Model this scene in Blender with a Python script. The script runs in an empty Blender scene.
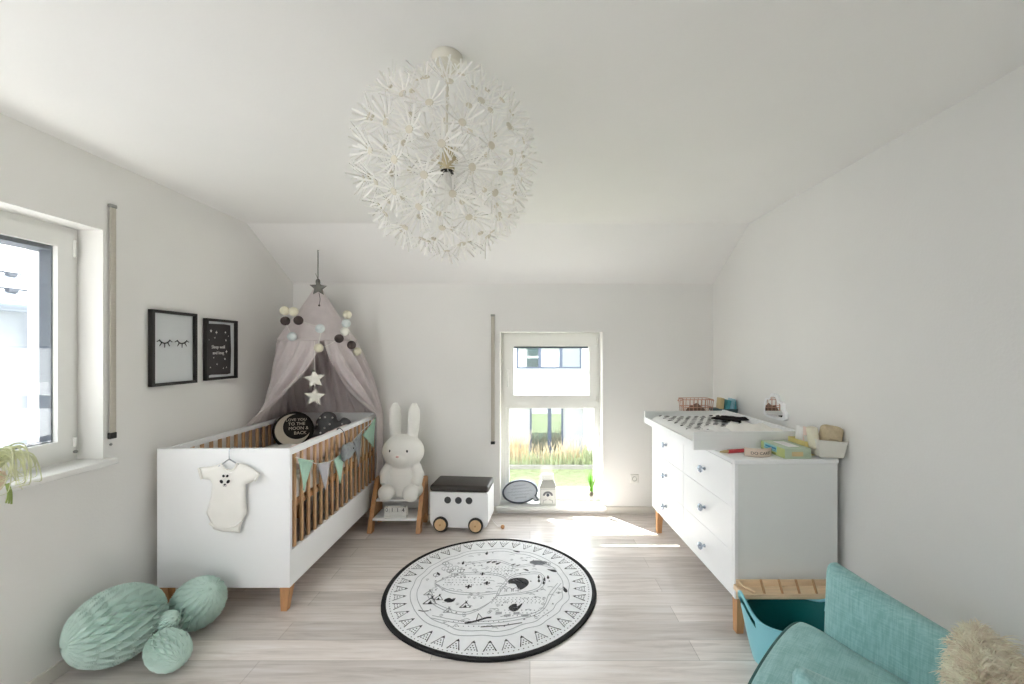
import bpy, bmesh, math, random
from mathutils import Vector, Matrix, Euler
from mathutils.geometry import delaunay_2d_cdt
PI = math.pi
R = math.radians
random.seed(7)
SC = bpy.context.scene
COL = SC.collection

# ------------------------------------------------------------------ materials
MATS = {}
def mat(name, c, rough=.5, metal=0., var=.04, vscale=6., bump=0., bscale=60., coat=0., sheen=0., transl=0., emit=0., spec=.5, stretch=None):
    m = bpy.data.materials.new(name); m.use_nodes = True
    nt = m.node_tree; N = nt.nodes; L = nt.links
    b = N['Principled BSDF']; out = N['Material Output']
    b.inputs['Roughness'].default_value = rough
    b.inputs['Metallic'].default_value = metal
    b.inputs['Coat Weight'].default_value = coat
    b.inputs['Sheen Weight'].default_value = sheen
    b.inputs['Specular IOR Level'].default_value = spec
    tc = N.new('ShaderNodeTexCoord'); mp = N.new('ShaderNodeMapping')
    L.new(tc.outputs['Object'], mp.inputs['Vector'])
    if stretch: mp.inputs['Scale'].default_value = stretch
    nz = N.new('ShaderNodeTexNoise'); nz.inputs['Scale'].default_value = vscale; nz.inputs['Detail'].default_value = 4
    L.new(mp.outputs['Vector'], nz.inputs['Vector'])
    cr = N.new('ShaderNodeValToRGB')
    cr.color_ramp.elements[0].position = .3; cr.color_ramp.elements[1].position = .7
    cr.color_ramp.elements[0].color = (*[max(0, x*(1-var)) for x in c], 1)
    cr.color_ramp.elements[1].color = (*[min(1, x*(1+var)) for x in c], 1)
    L.new(nz.outputs['Fac'], cr.inputs['Fac']); L.new(cr.outputs['Color'], b.inputs['Base Color'])
    if bump:
        n2 = N.new('ShaderNodeTexNoise'); n2.inputs['Scale'].default_value = bscale; n2.inputs['Detail'].default_value = 3
        L.new(mp.outputs['Vector'], n2.inputs['Vector'])
        bp = N.new('ShaderNodeBump'); bp.inputs['Strength'].default_value = bump; bp.inputs['Distance'].default_value = .004
        L.new(n2.outputs['Fac'], bp.inputs['Height']); L.new(bp.outputs['Normal'], b.inputs['Normal'])
    if emit:
        b.inputs['Emission Color'].default_value = (*c, 1); b.inputs['Emission Strength'].default_value = emit
    if transl:
        tr = N.new('ShaderNodeBsdfTranslucent'); mx = N.new('ShaderNodeMixShader'); mx.inputs[0].default_value = transl
        L.new(cr.outputs['Color'], tr.inputs['Color'])
        L.new(b.outputs[0], mx.inputs[1]); L.new(tr.outputs[0], mx.inputs[2]); L.new(mx.outputs[0], out.inputs['Surface'])
    MATS[name] = m
    return m
def srgb(r, g, b):
    f = lambda v: (v/255/12.92) if v/255 <= .04045 else ((v/255+.055)/1.055)**2.4
    return (f(r), f(g), f(b))
def glass_mat(name, tint=(1,1,1), refl=.06, rough=0.):
    m = bpy.data.materials.new(name); m.use_nodes = True
    nt = m.node_tree; N = nt.nodes; L = nt.links
    N.remove(N['Principled BSDF']); out = N['Material Output']
    t = N.new('ShaderNodeBsdfTransparent'); t.inputs['Color'].default_value = (*tint, 1)
    g = N.new('ShaderNodeBsdfGlossy'); g.inputs['Roughness'].default_value = rough
    lw = N.new('ShaderNodeLayerWeight'); lw.inputs['Blend'].default_value = .25
    ma = N.new('ShaderNodeMath'); ma.operation = 'MULTIPLY_ADD'; ma.inputs[1].default_value = .35; ma.inputs[2].default_value = refl
    L.new(lw.outputs['Facing'], ma.inputs[0])
    mx = N.new('ShaderNodeMixShader'); L.new(ma.outputs[0], mx.inputs[0])
    L.new(t.outputs[0], mx.inputs[1]); L.new(g.outputs[0], mx.inputs[2]); L.new(mx.outputs[0], out.inputs['Surface'])
    MATS[name] = m
    return m

def floor_mat():
    m = bpy.data.materials.new('oak_laminate'); m.use_nodes = True
    nt = m.node_tree; N = nt.nodes; L = nt.links; b = N['Principled BSDF']
    tc = N.new('ShaderNodeTexCoord')
    br = N.new('ShaderNodeTexBrick'); br.offset = .37; br.offset_frequency = 2
    br.inputs['Scale'].default_value = 1.; br.inputs['Brick Width'].default_value = 1.29; br.inputs['Row Height'].default_value = .145
    br.inputs['Mortar Size'].default_value = .0014; br.inputs['Mortar Smooth'].default_value = .1; br.inputs['Bias'].default_value = 0
    br.inputs['Color1'].default_value = (.86, .86, .86, 1); br.inputs['Color2'].default_value = (1.12, 1.12, 1.12, 1); br.inputs['Mortar'].default_value = (.62, .6, .58, 1)
    L.new(tc.outputs['Object'], br.inputs['Vector'])
    mp = N.new('ShaderNodeMapping'); mp.inputs['Scale'].default_value = (1.1, 14, 1); L.new(tc.outputs['Object'], mp.inputs['Vector'])
    # shift the grain from plank to plank
    sx = N.new('ShaderNodeSeparateXYZ'); L.new(tc.outputs['Object'], sx.inputs[0])
    fl = N.new('ShaderNodeMath'); fl.operation = 'DIVIDE'; fl.inputs[1].default_value = .145; L.new(sx.outputs['Y'], fl.inputs[0])
    f2 = N.new('ShaderNodeMath'); f2.operation = 'FLOOR'; L.new(fl.outputs[0], f2.inputs[0])
    f3 = N.new('ShaderNodeMath'); f3.operation = 'MULTIPLY'; f3.inputs[1].default_value = 7.31; L.new(f2.outputs[0], f3.inputs[0])
    cb = N.new('ShaderNodeCombineXYZ'); L.new(f3.outputs[0], cb.inputs['Z']); L.new(f3.outputs[0], cb.inputs['X'])
    ad = N.new('ShaderNodeVectorMath'); ad.operation = 'ADD'; L.new(mp.outputs[0], ad.inputs[0]); L.new(cb.outputs[0], ad.inputs[1])
    nz = N.new('ShaderNodeTexNoise'); nz.inputs['Scale'].default_value = 2.2; nz.inputs['Detail'].default_value = 8; nz.inputs['Roughness'].default_value = .62; nz.inputs['Distortion'].default_value = .6
    L.new(ad.outputs[0], nz.inputs['Vector'])
    cr = N.new('ShaderNodeValToRGB'); e = cr.color_ramp.elements
    e[0].position = .28; e[0].color = (*srgb(200, 190, 184), 1)
    e[1].position = .74; e[1].color = (*srgb(236, 230, 227), 1)
    k = e.new(.5); k.color = (*srgb(224, 215, 209), 1)
    L.new(nz.outputs['Fac'], cr.inputs['Fac'])
    mx = N.new('ShaderNodeMix'); mx.data_type = 'RGBA'; mx.blend_type = 'MULTIPLY'; mx.inputs[0].default_value = 1
    L.new(cr.outputs['Color'], mx.inputs[6]); L.new(br.outputs['Color'], mx.inputs[7]); L.new(mx.outputs[2], b.inputs['Base Color'])
    b.inputs['Roughness'].default_value = .26; b.inputs['Specular IOR Level'].default_value = .6
    bp = N.new('ShaderNodeBump'); bp.inputs['Strength'].default_value = .15; bp.inputs['Distance'].default_value = .002
    L.new(nz.outputs['Fac'], bp.inputs['Height']); L.new(bp.outputs['Normal'], b.inputs['Normal'])
    MATS['floor'] = m
    return m
def fabric_mat(name, c, c2, scale=260., bump=.25, rough=.9):
    m = mat(name, c, rough, var=.03, vscale=4, sheen=.2, spec=.2)
    nt = m.node_tree; N = nt.nodes; L = nt.links; b = N['Principled BSDF']
    tc = N.new('ShaderNodeTexCoord')
    fs = []
    for k, st in enumerate(((1, .06, .06), (.06, 1, .06), (.06, .06, 1))):
        mp = N.new('ShaderNodeMapping'); mp.inputs['Scale'].default_value = st; L.new(tc.outputs['Object'], mp.inputs['Vector'])
        nz = N.new('ShaderNodeTexNoise'); nz.inputs['Scale'].default_value = scale; nz.inputs['Detail'].default_value = 2; L.new(mp.outputs[0], nz.inputs['Vector']); fs.append(nz)
    a = N.new('ShaderNodeMath'); a.operation = 'ADD'; L.new(fs[0].outputs['Fac'], a.inputs[0]); L.new(fs[1].outputs['Fac'], a.inputs[1])
    a2 = N.new('ShaderNodeMath'); a2.operation = 'ADD'; L.new(a.outputs[0], a2.inputs[0]); L.new(fs[2].outputs['Fac'], a2.inputs[1])
    mr = N.new('ShaderNodeMapRange'); mr.inputs['From Min'].default_value = 1.2; mr.inputs['From Max'].default_value = 1.8; L.new(a2.outputs[0], mr.inputs['Value'])
    mx = N.new('ShaderNodeMix'); mx.data_type = 'RGBA'; L.new(mr.outputs[0], mx.inputs[0]); mx.inputs[6].default_value = (*c, 1); mx.inputs[7].default_value = (*c2, 1)
    L.new(mx.outputs[2], b.inputs['Base Color'])
    bp = N.new('ShaderNodeBump'); bp.inputs['Strength'].default_value = bump; bp.inputs['Distance'].default_value = .002
    L.new(mr.outputs[0], bp.inputs['Height']); L.new(bp.outputs['Normal'], b.inputs['Normal'])
    return m

floor_mat()
mat('wall', srgb(239, 238, 235), .9, var=.012, vscale=2, bump=.12, bscale=90, spec=.25)
mat('ceiling', srgb(245, 244, 242), .92, var=.01, vscale=2, bump=.1, bscale=80, spec=.2)
mat('skirting', srgb(226, 222, 214), .6, var=.02)
mat('upvc', srgb(236, 236, 232), .35, var=.01)
mat('sill', srgb(238, 238, 235), .3, var=.015, vscale=3)
mat('anthracite', srgb(72, 80, 92), .5, var=.05)
mat('strap', srgb(192, 186, 175), .8, var=.06, vscale=40, stretch=(1, 1, 8), bump=.3, bscale=200)
mat('black_plastic', srgb(38, 36, 34), .5, var=.08)
mat('chrome', srgb(200, 205, 212), .22, metal=1., var=.03)
mat('lacquer', srgb(248, 249, 250), .4, var=.01, vscale=3)
mat('lacquer_shaded', srgb(236, 238, 236), .5, var=.012, vscale=3)  # same white lacquer, duller: shade on camera-facing boards put into the colour
mat('beech', srgb(202, 160, 118), .5, var=.12, vscale=9, stretch=(6, 6, .6), bump=.08, bscale=40)
mat('oak_leg', srgb(198, 148, 102), .5, var=.14, vscale=9, stretch=(6, 6, .7), bump=.08, bscale=40)
mat('pine', srgb(236, 210, 176), .55, var=.1, vscale=10, stretch=(.7, 6, 6), bump=.08, bscale=40)
mat('paper_mint', srgb(226, 246, 238), .85, var=.02, vscale=5, transl=.12, spec=.2)
mat('canopy_cloth', srgb(224, 215, 215), .95, var=.05, vscale=14, bump=.25, bscale=220, sheen=.1, transl=.18, spec=.15)
mat('felt_white', srgb(240, 238, 228), .95, var=.04, vscale=30, bump=.4, bscale=160, spec=.15)
mat('felt_cream', srgb(232, 227, 205), .95, var=.05, vscale=30, bump=.4, bscale=160, spec=.15)
mat('felt_dark', srgb(86, 76, 74), .95, var=.1, vscale=30, bump=.4, bscale=160, spec=.15)
mat('felt_pale_blue', srgb(214, 222, 222), .95, var=.05, vscale=30, bump=.4, bscale=160, spec=.15)
mat('felt_grey', srgb(122, 122, 116), .95, var=.08, vscale=30, bump=.4, bscale=160, spec=.15)
mat('felt_mint', srgb(186, 222, 204), .95, var=.05, vscale=30, bump=.4, bscale=160, spec=.15)
mat('felt_lilac', srgb(198, 196, 202), .95, var=.05, vscale=30, bump=.4, bscale=160, spec=.15)
mat('felt_slate', srgb(150, 154, 158), .95, var=.22, vscale=40, bump=.4, bscale=160, spec=.15)
mat('cotton', srgb(244, 242, 236), .95, var=.015, vscale=12, bump=.25, bscale=150, sheen=.1, spec=.15)
mat('cotton_pink', srgb(226, 208, 204), .95, var=.04, vscale=8, bump=.25, bscale=120, spec=.15)
mat('cotton_black', srgb(30, 29, 29), .95, var=.1, vscale=20, bump=.3, bscale=150, spec=.15)
mat('charcoal_cloth', srgb(48, 45, 44), .95, var=.12, vscale=30, bump=.3, bscale=160, spec=.15)
mat('moon_cloth', srgb(216, 208, 192), .95, var=.04, vscale=14, bump=.3, bscale=150, spec=.15)
mat('grey_knit', srgb(116, 116, 118), .95, var=.1, vscale=40, bump=.4, bscale=150, spec=.15)
mat('black_ink', srgb(34, 33, 36), .8, var=.08)
mat('grey_ink', srgb(128, 130, 134), .85, var=.06)
mat('light_ink', srgb(176, 178, 182), .85, var=.05)
mat('ink_white', srgb(236, 235, 230), .8, var=.02)
mat('paper', srgb(214, 218, 220), .5, var=.01)
mat('night_print', srgb(50, 46, 47), .6, var=.1, vscale=60)
mat('frame_black', srgb(30, 28, 26), .45, var=.08)
mat('rug_cloth', srgb(244, 245, 247), .95, var=.03, vscale=20, bump=.25, bscale=200, spec=.15)
mat('rug_border', srgb(40, 39, 40), .9, var=.12, vscale=20, bump=.25, bscale=150, spec=.2)
mat('lamp_paper', srgb(250, 249, 244), .6, var=.012, vscale=12, transl=.22)
mat('lamp_disc', srgb(228, 222, 206), .5, var=.03)
mat('lamp_plate', srgb(228, 224, 210), .4, var=.02)
mat('brass_pale', srgb(206, 194, 160), .4, metal=.6, var=.05)
mat('rabbit_vinyl', srgb(240, 239, 234), .5, var=.008, vscale=3)
mat('rabbit_eye', srgb(30, 28, 28), .4, var=.05)
mat('rabbit_nose', srgb(206, 170, 162), .5, var=.05)
mat('leatherette', srgb(52, 46, 42), .42, var=.1, vscale=18, bump=.2, bscale=180)
mat('rubber', srgb(52, 50, 48), .7, var=.1)
mat('wheel_wood', srgb(224, 190, 146), .55, var=.08, vscale=12, stretch=(4, 1, 1))
mat('porthole', srgb(66, 68, 70), .5, var=.1)
fabric_mat('chair_cloth', srgb(163, 204, 203), srgb(134, 181, 179))
mat('chair_piping', srgb(70, 108, 104), .9, var=.1, vscale=60, bump=.2)
mat('fur', srgb(253, 236, 214), .9, var=.24, vscale=26, spec=.15, transl=.15)
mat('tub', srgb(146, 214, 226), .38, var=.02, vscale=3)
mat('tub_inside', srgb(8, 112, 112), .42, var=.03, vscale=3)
mat('crystal', srgb(196, 208, 224), .12, metal=.75, var=.05, vscale=30)
mat('pad_white', srgb(238, 238, 236), .7, var=.02, vscale=8)
mat('copper_wire', srgb(196, 150, 128), .5, var=.16, vscale=30)
mat('brown_cloth', srgb(128, 98, 84), .9, var=.15, vscale=20)
mat('teal_print', srgb(78, 160, 172), .5, var=.12, vscale=30)
mat('sky_print', srgb(154, 200, 214), .5, var=.1, vscale=30)
mat('dark_teal', srgb(70, 96, 100), .5, var=.1)
mat('sand_print', srgb(206, 186, 140), .6, var=.1)
mat('mirror', (.9, .9, .9), .02, metal=1., var=0)
mat('pale_green', srgb(186, 202, 178), .55, var=.03, vscale=8)
mat('lime_green', srgb(196, 208, 140), .55, var=.06, vscale=12)
mat('olive_print', srgb(140, 150, 70), .55, var=.1, vscale=16)
mat('blue_print', srgb(70, 150, 190), .5, var=.05)
mat('aqua_print', srgb(160, 214, 214), .5, var=.05)
mat('yellow_print', srgb(238, 222, 150), .55, var=.04)
mat('tube_pink', srgb(236, 212, 200), .4, var=.03)
mat('tube_white', srgb(244, 244, 240), .4, var=.02)
mat('red_plastic', srgb(196, 62, 70), .4, var=.05)
mat('cream_band', srgb(228, 210, 194), .8, var=.04)
mat('terry', srgb(206, 190, 160), .95, var=.1, vscale=40, bump=.8, bscale=120, spec=.15)
mat('tray_plastic', srgb(226, 224, 214), .45, var=.02)
mat('grey_rim', srgb(74, 80, 92), .5, var=.06)
mat('board_face', srgb(206, 212, 220), .4, var=.04, vscale=40)
mat('scrawl', srgb(150, 158, 170), .6, var=.05)
mat('carton_white', srgb(236, 236, 232), .45, var=.02, transl=.15)
mat('carton_grey', srgb(196, 196, 190), .5, var=.03)
mat('blade', srgb(128, 190, 62), .6, var=.18, vscale=14, transl=.25)
mat('bulb_root', srgb(120, 112, 96), .8, var=.12)
mat('air_leaf', srgb(224, 226, 192), .65, var=.16, vscale=18, transl=.25)
mat('air_tip', srgb(150, 168, 96), .65, var=.12, vscale=18)
mat('shell_pot', srgb(226, 204, 178), .5, var=.06)
mat('socket_white', srgb(234, 233, 228), .35, var=.01)
mat('socket_grey', srgb(150, 150, 146), .5, var=.04)
mat('lawn', srgb(126, 132, 98), .95, var=.16, vscale=5, bump=.6, bscale=30, spec=.1)
mat('paving', srgb(172, 170, 167), .9, var=.06, vscale=2, bump=.2)
mat('straw', srgb(228, 210, 178), .9, var=.2, vscale=3, transl=.2)
mat('green_reed', srgb(176, 184, 146), .9, var=.25, vscale=3, transl=.2)
mat('stucco_white', srgb(238, 240, 242), .9, var=.01, vscale=2, bump=.1)
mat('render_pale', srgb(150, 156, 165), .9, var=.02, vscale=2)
mat('stucco_grey', srgb(172, 173, 176), .9, var=.02, vscale=2, bump=.1)
mat('steel_blue', srgb(74, 84, 104), .5, var=.05)
mat('room_dark', srgb(170, 170, 150), .8, var=.25, vscale=.8)
mat('roof_tile', srgb(84, 88, 96), .7, var=.12, vscale=4)
mat('zinc', srgb(112, 120, 132), .45, metal=.3, var=.04)
mat('kerb', srgb(150, 146, 138), .9, var=.06)
glass_mat('pane', (.97, .985, .98), .03)
glass_mat('far_pane', (.72, .8, .86), .22, .02)
glass_mat('pot_glass', (.96, .98, .97), .1, .02)
glass_mat('tape', (.95, .95, .95), .05, .1)

# ------------------------------------------------------------------ mesh helpers
class MB:
    def __init__(s): s.bm = bmesh.new()
    def _add(s, vs, fs, mi=0, M=None):
        bv = [s.bm.verts.new(M @ Vector(v) if M is not None else v) for v in vs]
        out = []
        for f in fs:
            try:
                q = s.bm.faces.new([bv[i] for i in f]); q.material_index = mi; out.append(q)
            except ValueError: pass
        return bv
    def box(s, x0, x1, y0, y1, z0, z1, mi=0, M=None):
        v = [(x0,y0,z0),(x1,y0,z0),(x1,y1,z0),(x0,y1,z0),(x0,y0,z1),(x1,y0,z1),(x1,y1,z1),(x0,y1,z1)]
        f = [(0,3,2,1),(4,5,6,7),(0,1,5,4),(1,2,6,5),(2,3,7,6),(3,0,4,7)]
        s._add(v, f, mi, M); return s
    def prism(s, pts, h0, h1, plane='xy', mi=0, M=None):
        n = len(pts)
        P = {'xy': lambda a, b, h: (a, b, h), 'xz': lambda a, b, h: (a, h, b), 'yz': lambda a, b, h: (h, a, b)}[plane]
        v = [P(a, b, h0) for a, b in pts] + [P(a, b, h1) for a, b in pts]
        f = [tuple(range(n))[::-1], tuple(range(n, 2*n))] + [(i, (i+1) % n, n+(i+1) % n, n+i) for i in range(n)]
        s._add(v, f, mi, M); return s
    def tube(s, pts, r, n=8, closed=False, mi=0, M=None, flat=1.):
        pts = [Vector(p) for p in pts]; k = len(pts)
        rr = r if isinstance(r, (list, tuple)) else [r]*k
        def tan(i):
            a = pts[(i-1) % k] if (closed or i > 0) else pts[i]
            b = pts[(i+1) % k] if (closed or i < k-1) else pts[i]
            d = b-a
            return d.normalized() if d.length > 1e-9 else Vector((0,0,1))
        t = tan(0); u = t.orthogonal().normalized(); vs = []
        for i in range(k):
            t = tan(i); u = (u - t*u.dot(t))
            u = u.normalized() if u.length > 1e-6 else t.orthogonal().normalized()
            w = t.cross(u)
            for j in range(n):
                a = 2*PI*j/n
                vs.append(pts[i] + u*math.cos(a)*rr[i] + w*math.sin(a)*rr[i]*flat)
        fs = []
        for i in range(k if closed else k-1):
            for j in range(n):
                a = i*n+j; b = i*n+(j+1) % n; c = ((i+1) % k)*n+(j+1) % n; d = ((i+1) % k)*n+j
                fs.append((a, b, c, d))
        if not closed:
            fs.append(tuple(range(n))[::-1]); fs.append(tuple(range((k-1)*n, k*n)))
        s._add(vs, fs, mi, M); return s
    def lathe(s, prof, n=32, M=None, mi=0, capb=True, capt=True):
        vs, fs = [], []; k = len(prof)
        for r, z in prof:
            for j in range(n):
                a = 2*PI*j/n; vs.append((r*math.cos(a), r*math.sin(a), z))
        for i in range(k-1):
            for j in range(n):
                fs.append((i*n+j, i*n+(j+1) % n, (i+1)*n+(j+1) % n, (i+1)*n+j))
        if capb: fs.append(tuple(range(n))[::-1])
        if capt: fs.append(tuple(range((k-1)*n, k*n)))
        s._add(vs, fs, mi, M); return s
    def ball(s, c, r, n=20, mi=0, M=None):
        r = r if isinstance(r, (tuple, list)) else (r, r, r)
        m = n//2; vs = [(c[0], c[1], c[2]-r[2])]; fs = []
        for i in range(1, m):
            p = -PI/2 + PI*i/m
            for j in range(n):
                a = 2*PI*j/n; vs.append((c[0]+r[0]*math.cos(p)*math.cos(a), c[1]+r[1]*math.cos(p)*math.sin(a), c[2]+r[2]*math.sin(p)))
        vs.append((c[0], c[1], c[2]+r[2])); top = len(vs)-1
        for j in range(n):
            fs.append((0, 1+(j+1) % n, 1+j)); fs.append((top, 1+(m-2)*n+j, 1+(m-2)*n+(j+1) % n))
        for i in range(m-2):
            for j in range(n):
                fs.append((1+i*n+j, 1+i*n+(j+1) % n, 1+(i+1)*n+(j+1) % n, 1+(i+1)*n+j))
        s._add(vs, fs, mi, M); return s
    def grid(s, nu, nv, fn, mi=0, closeu=False, M=None):
        vs = [fn(i/(nu if closeu else nu-1), j/(nv-1)) for j in range(nv) for i in range(nu)]
        fs = []
        for j in range(nv-1):
            for i in range(nu if closeu else nu-1):
                fs.append((j*nu+i, j*nu+(i+1) % nu, (j+1)*nu+(i+1) % nu, (j+1)*nu+i))
        s._add(vs, fs, mi, M); return s
    def rbox(s, x0, x1, y0, y1, z0, z1, r, mi=0, M=None, seg=3):
        b = bmesh.new(); t = MB.__new__(MB); t.bm = b; t.box(x0, x1, y0, y1, z0, z1)
        bmesh.ops.bevel(b, geom=b.edges[:], offset=r, segments=seg, profile=.5, affect='EDGES', clamp_overlap=True)
        b.verts.index_update()
        s._add([v.co.copy() for v in b.verts], [tuple(v.index for v in f.verts) for f in b.faces], mi, M); b.free(); return s
    def puff(s, poly, t, rad, step, plane='xz', back=True, mi=0, M=None, seed=None, rumple=0.):
        """a cushion-like pillow over a 2-D outline: thickness t each way, rounded off within rad of the outline"""
        P = {'xy': lambda a, b, h: (a, b, h), 'xz': lambda a, b, h: (a, -h, b), 'yz': lambda a, b, h: (h, a, b)}[plane]
        pts = []
        n = len(poly)
        for i in range(n):
            a = Vector(poly[i]); b = Vector(poly[(i+1) % n]); k = max(1, int((b-a).length/step))
            pts += [a.lerp(b, j/k) for j in range(k)]
        nb = len(pts); ed = [(i, (i+1) % nb) for i in range(nb)]
        x0 = min(p.x for p in pts); x1 = max(p.x for p in pts); y0 = min(p.y for p in pts); y1 = max(p.y for p in pts)
        def inside(p):
            c = False
            for i in range(nb):
                a = pts[i]; b = pts[i-1]
                if (a.y > p.y) != (b.y > p.y) and p.x < (b.x-a.x)*(p.y-a.y)/(b.y-a.y)+a.x: c = not c
            return c
        def dist(p): 
            m = 9
            for i in range(nb):
                a = pts[i-1]; b = pts[i]; d = b-a; l = d.length_squared
                u = max(0, min(1, (p-a).dot(d)/l)) if l > 0 else 0
                m = min(m, (p-a-d*u).length)
            return m
        inner = []
        y = y0+step*.5; row = 0
        while y < y1:
            x = x0+step*(.25+.5*(row % 2))
            while x < x1:
                p = Vector((x, y))
                if inside(p) and dist(p) > step*.45: inner.append(p)
                x += step
            y += step*.87; row += 1
        allp = pts+inner
        res = delaunay_2d_cdt(allp, ed, [], 1, 1e-6)
        V, F = res[0], res[2]
        rnd = random.Random(seed or 1)
        off = [(rnd.random()*6, rnd.random()*6) for _ in range(3)]
        vz = []
        for p in V:
            d = min(1, dist(p)/rad); h = t*math.sqrt(max(0, 1-(1-d)**2))
            if rumple: h += rumple*d*sum(math.sin(p.x*(18+9*i)+o[0]+p.y*5)*math.sin(p.y*(14+7*i)+o[1]) for i, o in enumerate(off))/2
            vz.append(h)
        nV = len(V); vs = [P(p.x, p.y, h) for p, h in zip(V, vz)]
        fs = [tuple(f) for f in F]
        if back:
            onb = [vz[i] <= 1e-9 for i in range(nV)]
            idx = {}
            for i in range(nV):
                if onb[i]: idx[i] = i
                else: idx[i] = len(vs); vs.append(P(V[i].x, V[i].y, -vz[i]))
            fs += [tuple(idx[i] for i in f)[::-1] for f in F]
        s._add(vs, fs, mi, M); return s
    def bevel(s, w, seg=2, ang=30):
        ed = [e for e in s.bm.edges if len(e.link_faces) == 2 and e.calc_face_angle(0) > R(ang)]
        bmesh.ops.bevel(s.bm, geom=ed, offset=w, segments=seg, profile=.5, affect='EDGES', clamp_overlap=True)
        return s

def finish(name, mb, mats, parent=None, smooth=0, loc=None, rot=None, wn=False):
    bm = mb.bm
    bmesh.ops.recalc_face_normals(bm, faces=bm.faces[:])
    if smooth:
        for f in bm.faces: f.smooth = True
        for e in bm.edges:
            if len(e.link_faces) == 2: e.smooth = e.calc_face_angle(0) < R(smooth)
    me = bpy.data.meshes.new(name); bm.to_mesh(me); bm.free()
    for m in (mats if isinstance(mats, (list, tuple)) else [mats]): me.materials.append(MATS[m])
    o = bpy.data.objects.new(name, me); COL.objects.link(o)
    if parent is not None: o.parent = parent
    if loc is not None: o.location = loc
    if rot is not None: o.rotation_euler = rot
    if wn:
        w = o.modifiers.new('weighted_normals', 'WEIGHTED_NORMAL'); w.keep_sharp = True
    return o
def part(name, mb, mats, parent, smooth=0, bevel=0, seg=2, loc=None, rot=None, label=None):
    if bevel: mb.bevel(bevel, seg); smooth = smooth or 40
    o = finish(name, mb, mats, parent, smooth, loc, rot, wn=bool(bevel))
    if label: o['label'] = label
    return o
def thing(name, label, cat, loc=(0,0,0), rotz=0., group=None):
    o = bpy.data.objects.new(name, None); COL.objects.link(o); o.empty_display_size = .05
    o.location = loc; o.rotation_euler = (0, 0, rotz)
    o['label'] = label; o['category'] = cat
    if group: o['group'] = group
    return o
def tag(o, label, cat, group=None, kind=None):
    o['label'] = label; o['category'] = cat
    if group: o['group'] = group
    if kind: o['kind'] = kind
    return o
def struct(name, mb, mats, parent=None, **k):
    o = part(name, mb, mats, parent, **k)
    if parent is None: o['kind'] = 'structure'
    return o
def copy_tree(o, parent=None):
    c = o.copy(); COL.objects.link(c)
    if parent is not None: c.parent = parent
    for ch in list(o.children): copy_tree(ch, c)
    return c
def lettering(name, text, size, M, m, parent, depth=.0008, align='CENTER', sx=1.):
    cu = bpy.data.curves.new('glyphs', 'FONT'); cu.body = text; cu.size = size; cu.align_x = align; cu.align_y = 'CENTER'; cu.extrude = depth; cu.resolution_u = 3
    t = bpy.data.objects.new('glyphs', cu); COL.objects.link(t)
    bpy.context.view_layer.update()
    me = bpy.data.meshes.new_from_object(t.evaluated_get(bpy.context.evaluated_depsgraph_get()))
    bpy.data.objects.remove(t); bpy.data.curves.remove(cu)
    me.transform(M @ Matrix.Diagonal((sx, 1, 1, 1))); me.materials.clear(); me.materials.append(MATS[m]); me.name = name
    o = bpy.data.objects.new(name, me); COL.objects.link(o); o.parent = parent
    return o
def TM(loc=(0,0,0), rot=(0,0,0), s=1.):
    return Matrix.Translation(loc) @ Euler(rot).to_matrix().to_4x4() @ Matrix.Diagonal((s, s, s, 1) if not isinstance(s, tuple) else (*s, 1))
def smoothpoly(pts, k=6):
    """closed Catmull-Rom outline"""
    n = len(pts); out = []
    for i in range(n):
        p0, p1, p2, p3 = (Vector(pts[(i+j-1) % n]) for j in range(4))
        for q in range(k):
            t = q/k
            out.append(tuple(.5*((2*p1)+(-p0+p2)*t+(2*p0-5*p1+4*p2-p3)*t*t+(-p0+3*p1-3*p2+p3)*t**3)))
    return out
def smoothline(pts, k=6):
    out = []; n = len(pts); P = [Vector(p) for p in pts]
    for i in range(n-1):
        p0 = P[max(0, i-1)]; p1 = P[i]; p2 = P[i+1]; p3 = P[min(n-1, i+2)]
        for q in range(k):
            t = q/k; out.append(.5*((2*p1)+(-p0+p2)*t+(2*p0-5*p1+4*p2-p3)*t*t+(-p0+3*p1-3*p2+p3)*t**3))
    out.append(P[-1]); return out
def star(r, ri=.46, n=5, a0=PI/2):
    return [((r if i % 2 == 0 else r*ri)*math.cos(a0+PI*i/n), (r if i % 2 == 0 else r*ri)*math.sin(a0+PI*i/n)) for i in range(2*n)]
def circle(r, n=24, c=(0,0)):
    return [(c[0]+r*math.cos(2*PI*i/n), c[1]+r*math.sin(2*PI*i/n)) for i in range(n)]
SKY, SUN, EXPO = 1.0, 11.0, 1.95
# ------------------------------------------------------------------ the room
XL, XR, YB, YF = -2.15, 1.664, 3.862, -.75
ZC, YBR, ZB = 2.446, 3.23, 2.088      # flat ceiling height, where it starts to slope, height of the back wall
m = MB().box(XL-.3, XR+.3, YF, YB+.4, -.12, 0)
struct('floor', m, 'floor')
m = MB().prism([(YF, ZC), (YBR, ZC), (YB+.42, ZB-.42*.5665), (YB+.42, ZB+.3), (YBR, ZC+.25), (YF, ZC+.25)], XL-.3, XR+.3, 'yz')
struct('ceiling', m, 'ceiling')
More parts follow.
